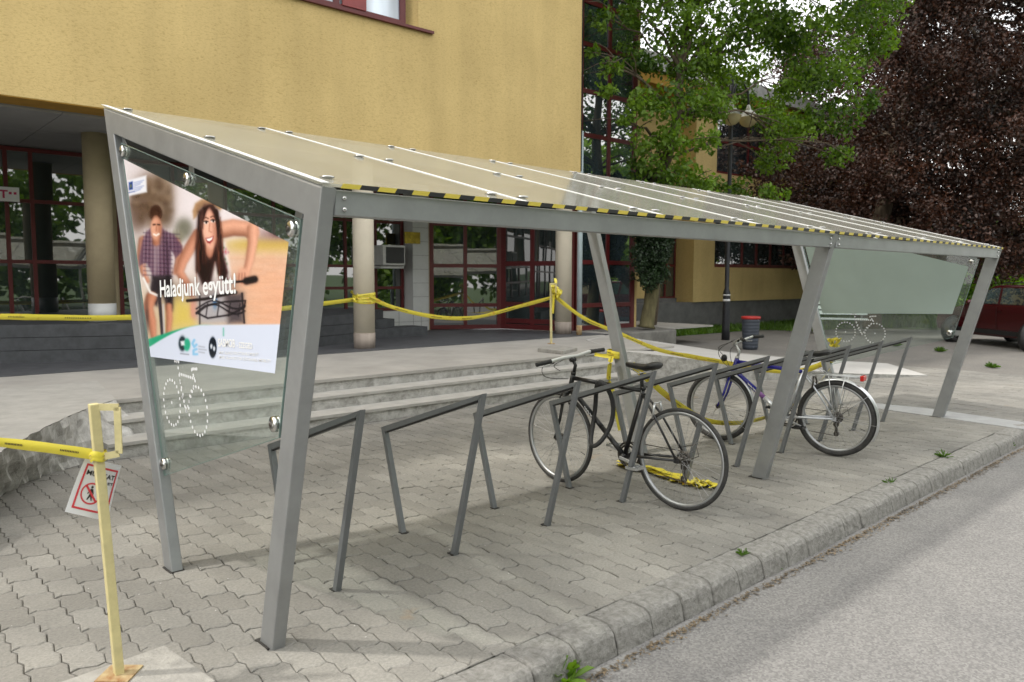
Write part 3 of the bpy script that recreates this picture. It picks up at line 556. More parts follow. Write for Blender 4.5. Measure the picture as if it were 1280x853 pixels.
    for i in range(34):
        x_ = rsn.uniform(302, 330) if i % 2 else rsn.uniform(374, 388); y_ = rsn.uniform(280, 420); line([(x_, y_), (x_ + rsn.uniform(-6, 6), y_ + 50), (x_ + rsn.uniform(-4, 10), y_ + 100)], 1.2, [(92, 56, 48), (24, 12, 14), (120, 76, 60)][i % 3], 1.3, .7)
    ell(347, 400, 14, 34, (190, 134, 112), .12); ell(346, 330, 25, 74, (222, 170, 150), .06, -5); ell(339, 326, 13, 52, (242, 198, 178), .4, -5, .7); ell(366, 340, 7, 50, (176, 120, 100), .4, -5, .6)
    poly([(320, 300), (324, 256), (348, 246), (336, 268), (326, 300), (322, 330)], (48, 28, 28), 2); poly([(371, 306), (362, 262), (374, 262), (382, 320), (376, 360)], (48, 28, 28), 2)
    for ex_, ey_ in ((334, 308), (359, 303)): ell(ex_, ey_, 7, 5, (244, 238, 234), .2); ell(ex_ + 1, ey_, 3.4, 4.4, (50, 32, 30), .2); line([(ex_ - 7, ey_ - 3), (ex_, ey_ - 6), (ex_ + 7, ey_ - 3)], 1.5, (40, 24, 24), 1.); line([(ex_ - 8, ey_ - 14), (ex_, ey_ - 18), (ex_ + 8, ey_ - 14)], 1.6, (84, 52, 44), 1., .9)
    line([(347, 312), (345, 338), (352, 342)], 1.6, (186, 128, 108), 1.3, .9); poly([(332, 364), (346, 362), (361, 356), (358, 372), (348, 383), (338, 379)], (146, 54, 56), 1.2); poly([(335, 366), (346, 364), (358, 359), (355, 369), (346, 375), (339, 373)], (250, 248, 246), .9)
    # lower: bicycle, basket, leg
    ell(466, 500, 22, 30, (222, 170, 146), .1); line([(452, 490), (450, 520)], 1.2, (170, 116, 96)); line([(462, 488), (461, 524)], 1.2, (170, 116, 96)); line([(472, 488), (472, 524)], 1.2, (170, 116, 96)); ell(292, 610, 12, 34, (206, 150, 130), .2); poly([(282, 590), (300, 590), (306, 650), (282, 640)], (210, 156, 136), 5)
    poly([(300, 562), (400, 548), (420, 600), (416, 664), (312, 668), (302, 640)], (176, 172, 176), 6); poly([(400, 560), (466, 560), (468, 664), (414, 666)], (92, 84, 88), 5); ell(366, 590, 7, 20, (90, 130, 170), .3)
    line([(268, 586), (330, 580), (392, 566), (440, 556)], 5, (40, 32, 34)); line([(478, 516), (506, 510)], 13, (44, 34, 34), 2); line([(426, 520), (480, 516)], 4, (36, 30, 32))
    for (yy, rr) in ((606, 17), (622, 20)): line([(300 + 172 * t, yy + rr * math.sin(t * math.pi * 2.0 + 2.6) * (1 if 1 else 0) - 10 * t) for t in np.linspace(0, 1, 14)], 2.2, (36, 30, 34))
    line([(300, 628), (330, 604), (400, 590), (474, 586), (470, 610), (420, 636), (340, 648), (300, 628)], 2.4, (34, 28, 32))
    for q in (340, 380, 420, 455): line([(q, 596), (q - 6, 640)], 1.4, (50, 44, 48))
    line([(312, 668), (312, 560)], 2, (60, 54, 58)); line([(470, 664), (462, 560)], 3, (50, 44, 48))
    poly([(168, 528), (300, 512), (446, 500), (448, 560), (300, 578), (168, 584)], (60, 44, 44), 9, .30)
    # bottom banner
    bx = np.clip((Xc - 130) / 200., 0, 3); curve = 752 - 80 * np.sin(np.clip(bx, 0, 1) * math.pi / 2) - 2 * np.clip(bx - 1, 0, 2)
    curve2 = 722 - 50 * np.sin(np.clip(bx * .9, 0, 1) * math.pi / 2)
    blend(sig(Yc - curve2, 1.5) * sig(340 - Xc, 12), (58, 164, 128)); blend(sig(Yc - curve, 1.2), (208, 215, 232))
    col += rsn.normal(size=H)[..., None] * .012 * (Yc < curve2)[..., None]
    ell(250, 738, 13, 26, (38, 52, 58), .1); ell(266, 742, 12, 22, (58, 168, 136), .1); poly([(243, 730), (257, 728), (258, 744), (246, 746)], (226, 230, 236), 1.5)
    line([(292, 726), (286, 738), (292, 750), (300, 742)], 4, (140, 190, 226)); line([(300, 758), (290, 762), (290, 776), (302, 776)], 4, (140, 190, 226)); line([(396, 684), (396, 710)], 1.5, (96, 180, 160))
    for i in range(3): line([(309, 748 + 10 * i), (328 + (i % 2) * 6, 751 + 10 * i)], 1.6, (150, 154, 166), 1.2, .7)
    line([(244, 774), (272, 777)], 1.6, (120, 124, 134), 1., .7)
    ell(358, 752, 14, 37, (24, 34, 46), .05); ell(353, 748, 4, 9, (214, 218, 228), .2); ell(363, 756, 4, 9, (214, 218, 228), .2)
    # eu label
    poly([(56, 158), (122, 140), (124, 200), (60, 214)], (232, 232, 240), 1.5); poly([(60, 166), (73, 162), (74, 190), (61, 193)], (30, 60, 150), 1.2); ell(67, 178, 3.2, 8, (190, 180, 70), .3, 0, .6)
    for i in range(6): line([(80, 166 + i * 6.5), (112 - (i % 3) * 6, 158 + i * 6.5)], 1.2, (110, 130, 190), 1, .6)
    line([(60, 202), (78, 198)], 1.6, (60, 80, 150), 1, .7)
    return col
def poster():
    nu, nv = 380, 330; TL, TR, BR, BL = [np.array(q, float) for q in PQ]; U, V = np.meshgrid(np.linspace(0, 1, nu), np.linspace(0, 1, nv))
    P = (TL * (1 - U)[..., None] + TR * U[..., None]) * (1 - V)[..., None] + (BL * (1 - U)[..., None] + BR * U[..., None]) * V[..., None]
    xs = .0222; X = np.stack([np.full(U.shape, xs), P[..., 0], P[..., 1]], -1)
    d = X - CP; z = d @ F; u = 640 + FP * (d @ RT) / z; v = 426.5 - FP * (d @ UP) / z      # rectified artwork: sheet plane <-> picture of the sheet
    C = poster_colour((u - 140) / .3518, (v - 170) / .3518); C = np.clip((C - .5) * 1.12 + .455, 0, 1); C = np.where(C < .04045, C / 12.92, ((C + .055) / 1.055) ** 2.4)
    vs = X.reshape(-1, 3).tolist(); fs = [(j * nu + i, j * nu + i + 1, (j + 1) * nu + i + 1, (j + 1) * nu + i) for j in range(nv - 1) for i in range(nu - 1)]
    me = bpy.data.meshes.new('poster'); me.from_pydata(vs, [], fs); ca = me.color_attributes.new('Col', 'FLOAT_COLOR', 'POINT')
    ca.data.foreach_set('color', np.concatenate([C.reshape(-1, 3), np.ones((nu * nv, 1))], 1).astype(np.float32).ravel()); me.materials.append(vcol('poster_print', .22)); me.update()
    o = bpy.data.objects.new('poster', me); COL.objects.link(o); o.parent = shelter; ORG[o.name] = np.zeros(3); o['label'] = 'colour poster of two cyclists with white slogan'
    def place(txt, c0, c1, h, m, off=.0, shadow=False, xo=.0010):
        a = gx(140 + c0[0] * .3518, 170 + c0[1] * .3518, .022); e = gx(140 + c1[0] * .3518, 170 + c1[1] * .3518, .022); ex = e - a; wd = np.linalg.norm(ex); ex = ex / wd
        hh = gx(140 + c0[0] * .3518, 170 + (c0[1] - h) * .3518, .022); hz = hh[2] - a[2]; a[0] -= xo
        vs_, fs_ = textmesh(txt, a, ex, (0, 0, 1), wd, hz, off); b = MB(); b.add(vs_, fs_); b.build('lettering', m, o, auto=False)
    place('Haladjunk együtt!', (172, 572), (441, 558), 60, 'white', .02)
    place('SASMOB', (378, 748), (438, 752), 28, 'white', .03); place('- SZEGED', (444, 752), (500, 757), 20, 'white', .03)
    place('SMART ALLIANCE FOR SUSTAINABLE MOBILITY', (380, 774), (522, 782), 10, 'white', .02); place('SMART ALLIANCE FOR SUSTAINABLE MOBILITY', (380, 790), (566, 806), 10, 'white', .02)
poster()
# ================================================================== CYCLE RACKS
def make_rack(x):
    labels = None; hw = .015; c = (x, .6, 0.)
    t = thing('bike_rack', None, None, c)
    def bar(name, p0, p1, p2, p3): b = MB(); b.prism([(x, *p0), (x, *p1), (x, *p2), (x, *p3)], (.032, 0, 0)); return b.build(name, 'rack', t, bevel=.003)
    w = .036
    bar('front_leg', (.347, -.03), (.347 + w, -.03), (.093 + w * 1.0, .942 - .038), (.093, .942))
    bar('rear_leg', (.831, -.03), (.831 + w, -.03), (1.062, .624), (1.062 - w * 1.15, .624 - .024))
    b = MB(); b.box((x - .006, .343, -.01), (x + .038, .395, .0046)); b.build('foot_gap_shade', 'gap_shade', t); b = MB(); b.box((x - .006, .826, -.01), (x + .038, .876, .0046)); b.build('foot_gap_shade', 'gap_shade', t)  # thin dark boxes standing in for contact shadow round the rack legs
    tr_ = bar('top_rail', (.0935, .942), (.093 + w, .904), (1.062 - w * 1.15, .600), (1.062, .624))
    b = MB(); b.prism([(x + .004, .145, .902), (x + .004, 1.005, .611), (x + .004, 1.002, .596), (x + .004, .142, .887)], (.024, 0, 0)); b.build('rail_channel', 'black', tr_)
    return t
rlab = ['first grey tube bike rack, nearest the camera, beside the colour poster', 'second grey tube bike rack from the poster end, empty', 'third grey tube bike rack, in front of the black bicycle front wheel',
        'fourth grey tube bike rack, crossed by the black bicycle and its cable lock', 'fifth grey tube bike rack, right behind the black bicycle rear wheel', 'sixth grey tube bike rack, just left of the middle shelter post',
        'seventh grey tube bike rack, hidden partly by the middle shelter post beside the blue bicycle', 'eighth grey tube bike rack, right of the blue bicycle with red reflector', 'ninth grey tube bike rack, second from the far end of the row', 'last grey tube bike rack at the far end of the row under the blank panel']
rk = make_rack(.504); xs0 = .504
for i in range(10):
    o = rk if i == 0 else copy_tree(rk)
    o.location.x = xs0 + .7469 * i; tag(o, rlab[i], 'bike rack', 'bike racks standing in a row under the shelter')
# ================================================================== BICYCLES
def ring(b, c, prof, seg=72, mi=0, ax=Vector((1, 0, 0))):
    """revolve closed (r, lateral) profile around lateral axis ax at centre c"""
    ax = Vector(ax).normalized(); e1 = Vector((0, 0, 1)); e1 = (e1 - ax * e1.dot(ax)).normalized(); e2 = ax.cross(e1); n = len(prof); vs = []
    for k in range(seg):
        a = 2 * math.pi * k / seg; d = e1 * math.cos(a) + e2 * math.sin(a)
        for r, l in prof: vs.append(Vector(c) + d * r + ax * l)
    b.add(vs, [(k * n + j, k * n + (j + 1) % n, ((k + 1) % seg) * n + (j + 1) % n, ((k + 1) % seg) * n + j) for k in range(seg) for j in range(n)], mi, True)
def wheel(root, c, r, tw, nsp, ax, rear, mats):
    c = Vector(c); ax = Vector(ax).normalized(); e1 = Vector((0, 0, 1)); e2 = ax.cross(e1).normalized()
    b = MB(); ring(b, c, [(r - tw + tw * math.cos(a), tw * .95 * math.sin(a)) for a in [2 * math.pi * i / 10 for i in range(10)]], 80, 0, ax); w = b.build('wheel', mats['tyre'], root, auto=False); w.name = 'rear_wheel' if rear else 'front_wheel'; ORG[w.name] = np.zeros(3)
    b = MB(); rr = r - 2 * tw; ring(b, c, [(rr + .007, .011), (rr + .007, -.011), (rr - .006, -.011), (rr - .016, -.005), (rr - .016, .005), (rr - .006, .011)], 80, 0, ax); b.build('rim', mats['rim'], w)
    b = MB()
    for k in range(nsp):
        a = 2 * math.pi * k / nsp; s = 1 if k % 2 else -1; a2 = a + (.75 if (k // 2) % 2 else -.75)
        p0 = c + (e1 * math.cos(a2) + e2 * math.sin(a2)) * .022 + ax * s * .030; p1 = c + (e1 * math.cos(a) + e2 * math.sin(a)) * (rr - .012); b.tube([p0, p1], .0011, 4, cap=False)
    b.build('spokes', mats['spoke'], w, auto=False)
    b = MB(); b.tube([c - ax * .055, c + ax * .055], .007, 10); b.tube([c - ax * .032, c + ax * .032], .016, 12); b.tube([c - ax * .034, c - ax * .028], .024, 14); b.tube([c + ax * .028, c + ax * .034], .024, 14); b.build('hub', 'oily', w, auto=False)
    if rear:
        b = MB()
        for i, q in enumerate((.052, .046, .040, .034, .028, .024)): ring(b, c + ax * (.036 + i * .0045), [(q, -.0012), (q, .0012), (.012, .0012), (.012, -.0012)], 28, 0, ax)
        b.build('cassette', 'oily', w, auto=False)
    b = MB(); a = 1.9; p = c + (e1 * math.cos(a) + e2 * math.sin(a)) * (rr - .03); b.tube([p, c + (e1 * math.cos(a) + e2 * math.sin(a)) * (rr - .075)], .0028, 6); b.build('valve', 'black', w, auto=False)
    return w
def bicycle(root, K):
    V_ = Vector; r = K['r']; wb = K['wb']; RA = V_((0, 0, r)); FA = V_((K.get('fx', 0), wb, r)); BB = V_((0, K['bb'][0], K['bb'][1])); HT = V_((0, *K['ht'])); HB = V_((0, *K['hb'])); ST = V_((0, *K['st']))
    fm, fm2 = K['frame'], K['frame2']
    wheel(root, RA, r, K['tw'], 32, (1, 0, 0), True, K); wheel(root, FA, r, K['tw'], 32, K.get('fax', (1, 0, 0)), False, K)
    b = MB(); tr = K['tube']
    b.tube([HT, HB], tr * 1.15, 12); tt0 = HT.lerp(HB, .25); tt1 = ST - V_((0, 0, .02)); m_ = tt0.lerp(tt1, .5)
    b.tube([tt0, m_], tr, 12, 0); b.tube([m_, tt1], tr * .95, 12, K.get('mi_tt', 0))
    d0 = HB.lerp(HT, .12); dm = d0.lerp(BB, .45); dm2 = d0.lerp(BB, .60); b.tube([d0, dm], tr * 1.15, 12, 0); b.tube([dm, dm2], tr * 1.15, 12, 2 if fm2 != fm else 0); b.tube([dm2, BB], tr * 1.15, 12, 1)
    b.tube([ST, BB], tr, 12, 1); b.tube([BB - V_((.034, 0, 0)), BB + V_((.034, 0, 0))], .02, 14, 1)
    for s in (-1, 1):
        b.tube([BB + V_((s * .02, -.02, 0)), V_((s * .045, K['bb'][0] - .14, (K['bb'][1] + r) / 2)), RA + V_((s * .062, .01, 0))], [.011, .0105, .008], 8, 1)
        b.tube([ST + V_((s * .014, .0, -.04)), V_((s * .045, K['st'][0] * .62, r + (K['st'][1] - r) * .62)), RA + V_((s * .062, .005, .01))], [.009, .0085, .0075], 8, 1)
        b.beam(RA + V_((s * .060, .02, -.0)), RA + V_((s * .060, -.018, .0)), .005, .035, mi=1)
    fr = b.build('frame', [fm, fm2, K.get('framemid', fm)], root, auto=False)
    if K.get('decal'):
        b = MB(); p = d0.lerp(BB, .28)
        for i, q in enumerate((.30, .33, .36, .40, .43, .47)):
            p = d0.lerp(BB, q); b.beam(p + V_((-tr * 1.16, 0, .006)), p + V_((-tr * 1.16, -.012, -.016)), .0015, .007, mi=0)
        b.build('decal', 'whitepaper', fr)
    # fork and steerer
    ax = V_(K.get('fax', (1, 0, 0))).normalized(); b = MB(); cr = HB + V_((0, .012, -.03))
    b.tube([HB, cr], tr * 1.1, 10); b.tube([cr - ax * .048, cr + ax * .048], .013, 8)
    for s in (-1, 1):
        p0 = cr + ax * s * .045; p2 = FA + ax * s * .050; p1 = p0.lerp(p2, .6) - V_((0, .012, 0)); b.tube([p0, p1, p2], [.013, .011, .008], 9)
    b.build('fork', K['forkm'], root, auto=False)
    # stem + bars
    st0 = HT; st1 = V_(K['stem']); b = MB(); b.tube([st0, V_((0, HT.y - .02, HT.z + .07)), st1], [.014, .013, .012], 10); b.tube([st1 - V_((.022, 0, 0)), st1 + V_((.022, 0, 0))], .018, 10); b.tube([HT, HT + V_((0, -.004, .02))], .019, 12); b.build('stem', K['stemm'], root, auto=False)
    hb = K['bar']; b = MB(); b.tube([V_(q) for q in hb], K.get('barr', .0115), 10); hbar = b.build('handlebar', K['barm'], root, auto=False)
    for (a, c_) in ((hb[0], hb[1]), (hb[-1], hb[-2])):
        a = V_(a); c_ = V_(c_); d = (c_ - a).normalized(); b = MB(); L_ = K.get('gl', .125)
        pts = [a - d * .004 + d * L_ * i / 8 for i in range(9)]; b.tube(pts, [.016, .0165, .015, .0165, .015, .0165, .015, .0165, .0175], 12); b.build('grip', 'grip', hbar, auto=False)
        b = MB(); q = a + d * (L_ + .03); f = V_(K.get('lever', (0, .04, -.035))); b.tube([q, q + f * .7], .010, 8, 1); b.tube([q + f * .7, q + f * 1.1 - d * .03, q + f * 1.15 - d * .10], [.006, .005, .004], 6); b.build('brake_lever', [K['leverm'], 'black'], hbar, auto=False)
    # cables
    b = MB()
    for cpts in K['cables']:
        P = [V_(q) for q in cpts]; out = []
        for i in range(len(P) - 1):
            for t in (0, .25, .5, .75):
                p0 = P[max(i - 1, 0)]; p1 = P[i]; p2 = P[i + 1]; p3 = P[min(i + 2, len(P) - 1)]
                out.append(.5 * ((2 * p1) + (p2 - p0) * t + (2 * p0 - 5 * p1 + 4 * p2 - p3) * t * t + (3 * p1 - p0 - 3 * p2 + p3) * t ** 3))
        b.tube(out + [P[-1]], .0028, 6)
    b.build('cable', 'black', root, auto=False)
    # saddle
    sy, sz = K['saddle']; b = MB(); prof = [(.135, .012, .022), (.11, .02, .026), (.06, .026, .028), (0., .045, .032), (-.05, .072, .038), (-.09, .078, .040), (-.12, .070, .034), (-.135, .045, .022)]
    vs = []; ns = 12
    for (yy, hw, hh) in prof:
        for k in range(ns):
            a = 2 * math.pi * k / ns; vs.append((hw * math.cos(a), sy + yy, sz + (hh * math.sin(a) * (.55 if math.sin(a) > 0 else .9)) + (.012 if yy < -.05 else 0) + abs(yy) * .05))
    b.add(vs, [(i * ns + k, i * ns + (k + 1) % ns, (i + 1) * ns + (k + 1) % ns, (i + 1) * ns + k) for i in range(len(prof) - 1) for k in range(ns)] + [tuple(range(ns)), tuple((len(prof) - 1) * ns + k for k in range(ns))], 0, True)
    b.tube([(-.02, sy + .09, sz - .02), (-.022, sy + .02, sz - .05), (-.03, sy - .09, sz - .02)], .004, 6, 1); b.tube([(.02, sy + .09, sz - .02), (.022, sy + .02, sz - .05), (.03, sy - .09, sz - .02)], .004, 6, 1)
    b.build('saddle', ['saddle', 'alu'], root)
    b = MB(); b.tube([ST - V_((0, -.01, .03)), V_((0, sy + .01, sz - .045))], .0135, 12); b.tube([ST + V_((0, 0, -.012)), ST + V_((0, 0, .008))], .019, 12); b.build('seatpost', K['postm'], root, auto=False)
    # drivetrain
    b = MB(); ca = K['crank']; cl = .17; d = V_((0, math.cos(ca), math.sin(ca)))
    for q, l in ((.095, .050), (.075, .043)): ring(b, BB + V_((l, 0, 0)), [(q, -.0015), (q, .0015), (q - .014, .0015), (q - .014, -.0015)], 40)
    for k in range(5): a = 2 * math.pi * k / 5; b.beam(BB + V_((.047, 0, 0)), BB + V_((.047, .082 * math.cos(a), .082 * math.sin(a))), .005, .012)
    b.tube([BB - V_((.06, 0, 0)), BB + V_((.06, 0, 0))], .009, 8); cs = b.build('crankset', 'oily', root, auto=False)
    for s in (-1, 1):
        e = BB + V_((s * .062, 0, 0)) + d * cl * (-s); b = MB(); b.beam(BB + V_((s * .062, 0, 0)), e, .012, .022); b.build('crank_arm', 'alu', cs, bevel=.003)
        b = MB(); o_ = e + V_((s * .055, 0, 0)); b.tube([e, o_ + V_((s * .05, 0, 0))], .006, 8)
        for yy in (-.042, .042): b.beam(o_ + V_((-.045, yy, 0)), o_ + V_((.05, yy, 0)), .012, .018)
        for xx in (-.045, .0, .05): b.beam(o_ + V_((xx, -.042, 0)), o_ + V_((xx, .042, 0)), .010, .016)
        b.build('pedal', K['pedalm'], cs)
    b = MB(); cx = .047; top = [(cx, K['bb'][0], K['bb'][1] + .096), (cx, .0, r + .045)]; b.tube(top, .0035, 6)
    dj = V_((cx + .005, -.015 + .02, r - .145)); b.tube([(cx, K['bb'][0] - .01, K['bb'][1] - .096), dj + V_((0, .0, -.02))], .0035, 6); b.build('chain', 'oily', root, auto=False)
    b = MB(); up = V_((cx + .01, .012, r - .065)); b.beam(RA + V_((.07, 0, -.005)), up, .012, .022); b.beam(up, dj, .008, .030); ring(b, up, [(.024, -.004), (.024, .004), (.004, .004), (.004, -.004)], 18); ring(b, dj, [(.024, -.004), (.024, .004), (.004, .004), (.004, -.004)], 18)
    b.tube([RA + V_((.07, -.0, -.02)), RA + V_((.075, -.09, .02)), RA + V_((.07, -.07, .10)), RA + V_((.06, .06, .06))], .003, 6); b.build('rear_derailleur', 'oily', root, auto=False)
    # rear rim brake
    b = MB(); q = V_((0, .21 if not K.get('bq') else K['bq'][0], r + .315 if not K.get('bq') else K['bq'][1]))
    for s in (-1, 1): b.tube([q + V_((s * .045, 0, -.06)), q + V_((s * .052, -.012, .0)), q + V_((s * .03, -.005, .05))], .008, 8)
    b.tube([q + V_((-.045, -.01, .045)), q + V_((.045, -.01, .045))], .005, 6); b.build('rear_brake', K.get('brakem', 'alu'), root, auto=False)
    q = cr + V_((0, .03, .0)); b = MB()
    for s in (-1, 1): b.tube([q + V_((s * .045, 0, -.10)), q + V_((s * .052, .012, -.04)), q + V_((s * .03, .005, .02))], .007, 8)
    b.build('front_brake', 'black' if not K.get('mudguards') else 'alu', root, auto=False)
    if K.get('mudguards'):
        for cc, a0, a1, nm in ((RA, -5, 205, 'rear_mudguard'), (FA, 40, 215, 'front_mudguard')):
            b = MB(); vs = []; rg = r + .018; prof = [(-.027, -.014), (-.020, -.002), (0, .003), (.020, -.002), (.027, -.014)]; seg = 40
            a0, a1 = ((62, 205) if 'front' in nm else (-8, 150)) if False else ((-25, 118) if 'rear' in nm else (-18, 132))
            for k in range(seg + 1):
                a = R(a0 + (a1 - a0) * k / seg)
                for l, h in prof: vs.append((cc.x + l, cc.y - (rg + h) * math.sin(a), cc.z + (rg + h) * math.cos(a)))
            n = len(prof); b.add(vs, [(k * n + j, k * n + j + 1, (k + 1) * n + j + 1, (k + 1) * n + j) for k in range(seg) for j in range(n - 1)], 0, True); b.build(nm, 'alu', root, auto=False)
            b = MB()
            for s in (-1, 1):
                for aa in ((95, 50) if 'rear' in nm else (95, 125)): b.tube([cc + V_((s * .05, 0, 0)), cc + V_((s * .027, -rg * math.sin(R(aa)), rg * math.cos(R(aa))))], .0022, 5)
            b.build('stay', 'spoke', root, auto=False)
        b = MB(); zr = r * 2 + .045   # carrier
        for s in (-1, 1):
            b.tube([(s * .055, .26, zr), (s * .06, .1, zr), (s * .06, -.16, zr), (s * .045, -.19, zr)], .0045, 6); b.tube([(s * .058, .06, zr), (s * .06, 0, r)], .004, 6); b.tube([(s * .058, -.08, zr), (s * .06, 0, r)], .004, 6)
        for yy in (.22, .08, -.05, -.19): b.tube([(-.058, yy, zr), (.058, yy, zr)], .004, 6)
        b.tube([(0, .22, zr), (0, -.19, zr)], .004, 6); b.tube([(-.03, .1, zr + .01), (-.03, .16, zr + .05), (.03, .16, zr + .05), (.03, .1, zr + .01)], .0035, 6)
        ca_ = b.build('carrier', 'alu', root, auto=False)
        b = MB(); b.box((-.05, -.225, zr - .035), (.05, -.195, zr + .012)); b.build('reflector', 'redlens', ca_, bevel=.006)
cb = thing('bicycle', 'black city bicycle with white handlebar and thin tyres, parked at the fourth rack', 'bicycle', (0, 0, 0), 'bicycles parked under the shelter')
bicycle(cb, dict(r=.345, wb=1.055, tw=.0155, bb=(.455, .295), ht=(.925, .835), hb=(.955, .725), st=(.305, .795), frame='black', frame2='black', forkm='black', tube=.016, decal=True, tyre='tyre', rim='rim', spoke='spoke',
    stem=(0, .93, .945), stemm='black', bar=[(-.31, 1.015, .925), (-.19, .975, .945), (-.10, .945, .965), (.06, .935, .97), (.16, .905, .995), (.285, .86, 1.005)], barm='whitebar', barr=.0135, leverm='whitebar', lever=(0, .03, -.03),
    cables=[[(-.12, .97, .95), (-.20, 1.05, .90), (-.17, 1.05, .82), (-.02, .96, .80)], [(-.05, .97, .95), (-.10, 1.03, .90), (-.06, 1.0, .86)]], saddle=(.315, .945), postm='black', crank=R(-168), pedalm='alu', bq=(.20, .66),
    fax=(1, -.10, 0)))
cb.rotation_euler = (0, 0, math.atan2(.07, 1.05)); cb.location = (2.905, -.02, 0)
b2 = thing('bicycle', 'blue and silver bicycle with mudguards and red rear reflector, behind the middle post', 'bicycle', (0, 0, 0), 'bicycles parked under the shelter')
M['purplefade'] = mat('violet_fade', (.25, .10, .32), .25, 0, .1)
bicycle(b2, dict(r=.335, wb=1.07, tw=.024, bb=(.44, .295), ht=(.905, .80), hb=(.94, .68), st=(.28, .74), frame='blue', frame2='silver', framemid='purplefade', forkm='blue', tube=.019, tyre='tyre', rim='rim', spoke='spoke', decal=True,
    stem=(0, .93, .935), stemm='alu', bar=[(-.28, .74, 1.00), (-.17, .80, 1.0), (-.10, .87, .975), (-.03, .93, .94), (.03, .93, .94), (.10, .88, .975), (.17, .83, 1.0), (.28, .77, 1.0)], barm='alu', leverm='alu', lever=(0, .05, -.04),
    cables=[[(-.16, .87, .99), (-.14, 1.03, .88), (-.05, 1.02, .76), (-.02, .95, .70)], [(-.13, .9, .97), (-.10, 1.05, .90), (0, 1.02, .80), (.0, .98, .72)], [(.15, .88, .97), (.08, 1.0, .88), (.03, .97, .75)]], saddle=(.20, .895), postm='black', crank=R(-160), pedalm='black', bq=(.20, .64), brakem='oily',
    mudguards=True, fax=(1, .0, 0)))
b2.rotation_euler = (0, 0, math.atan2(.17, 1.07)); b2.location = (5.235, -.02, 0)
b = MB(); b.ball((-.03, 1.02, .80), .035, 12, sq=(1, .8, 1)); b.build('headlight', 'carblack', b2)
# black cable lock looped over the top tube
b = MB(); pts = []
for i in range(28):
    a = 2 * math.pi * i / 28; pts.append((2.80 + .04 * math.cos(a * 2), .60 + .085 * math.cos(a) - .03 * math.sin(a), .585 + .235 * math.sin(a)))
b.tube(pts, .0165, 10, closed=True); b.tube([pts[8], pts[5]], .02, 10)
tag(b.build('cable_lock', 'grip', None, root_org=(2.8, .6, .4), auto=False), 'thick black cable lock looped over the black bicycle top tube and the rack rail', 'bicycle lock')
# ================================================================== TAPES AND BARRIER STANDS
def catmull(P, k=6):
    P = [Vector(q) for q in P]; out = []
    for i in range(len(P) - 1):
        p0 = P[max(i - 1, 0)]; p1 = P[i]; p2 = P[i + 1]; p3 = P[min(i + 2, len(P) - 1)]
        for j in range(k):
            t = j / k; out.append(.5 * ((2 * p1) + (p2 - p0) * t + (2 * p0 - 5 * p1 + 4 * p2 - p3) * t * t + (3 * p1 - p0 - 3 * p2 + p3) * t ** 3))
    return out + [P[-1]]
def ribbon(b, P, w, tw0=0., tw1=0., k=8, wav=.0, seed=0, ink=True, fold=.25):
    C = catmull(P, k); n = len(C); vs = []; m = 5
    for i, p in enumerate(C):
        t = (C[min(i + 1, n - 1)] - C[max(i - 1, 0)]).normalized(); s = t.cross(Vector((0, 0, 1))); s = s.normalized() if s.length > .2 else Vector((1, 0, 0)); u = s.cross(t)
        a = tw0 + (tw1 - tw0) * i / (n - 1) + wav * noise.noise((i * .35, seed, 0)) * 3; ww = w * (1 + fold * noise.noise((i * .2, seed, 5)))
        for j in range(m):
            q = (j / (m - 1) - .5); cur = .12 * w * math.cos(q * 3.1) ; vs.append(p + (u * math.cos(a) + s * math.sin(a)) * q * ww + (s * math.cos(a) - u * math.sin(a)) * cur)
    b.add(vs, [(i * m + j, (i + 1) * m + j, (i + 1) * m + j + 1, i * m + j + 1) for i in range(n - 1) for j in range(m - 1)], 0, True)
    if ink:   # rows of small dark print along the middle of the tape
        rnd = random.Random(seed + 1)
        for i in range(0, n - 1):
            if (i // 3) % 3 == 0:
                a, c = i * m, (i + 1) * m; A0, A1 = Vector(vs[a + 2]), Vector(vs[a + 3]); B0, B1 = Vector(vs[c + 2]), Vector(vs[c + 3]); nn = (B0 - A0).cross(A1 - A0); nn = nn.normalized() * .0015 if nn.length > 0 else Vector((0, 0, 0))
                nl = 4
                for q in range(nl):
                    t0, t1 = (q + .15) / nl, (q + .7) / nl; lo_, hi_ = -.25, .45
                    for sg in (1, -1):
                        b.add([A0.lerp(B0, t0).lerp(A1.lerp(B1, t0), lo_) + nn * sg, A0.lerp(B0, t1).lerp(A1.lerp(B1, t1), lo_) + nn * sg, A0.lerp(B0, t1).lerp(A1.lerp(B1, t1), hi_) + nn * sg, A0.lerp(B0, t0).lerp(A1.lerp(B1, t0), hi_) + nn * sg], [(0, 1, 2, 3)], 1)
    return b
def tape(P, label, w=.07, **k):
    b = MB(); ribbon(b, P, w, **k); o = b.build('barrier_tape', ['tape', 'tapeink'], None, root_org=tuple(P[0]), auto=False); return tag(o, label, 'barrier tape', 'yellow barrier tapes')
def crumple(b, c, sx, sy, sz, n, w, seed):
    rnd = random.Random(seed)
    for i in range(n):
        p = Vector(c) + Vector((rnd.uniform(-1, 1) * sx, rnd.uniform(-1, 1) * sy, rnd.uniform(0, 1) * sz)); P = [p]
        for j in range(4): p = p + Vector((rnd.gauss(0, .5) * sx, rnd.gauss(0, .5) * sy, rnd.gauss(0, .4) * sz)); p.z = max(p.z, c[2] + .004); P.append(p)
        ribbon(b, P, w * .8, tw0=rnd.uniform(0, 3), tw1=rnd.uniform(0, 5), k=6, seed=seed + i, ink=(i % 2 == 0))
S1b = Vector(gy(149, 846, .1)); S1t = Vector(gy(117, 505, .1)); rt = Vector((RT[0], RT[1], 0)).normalized(); fw = Vector((-rt.y, rt.x, 0))
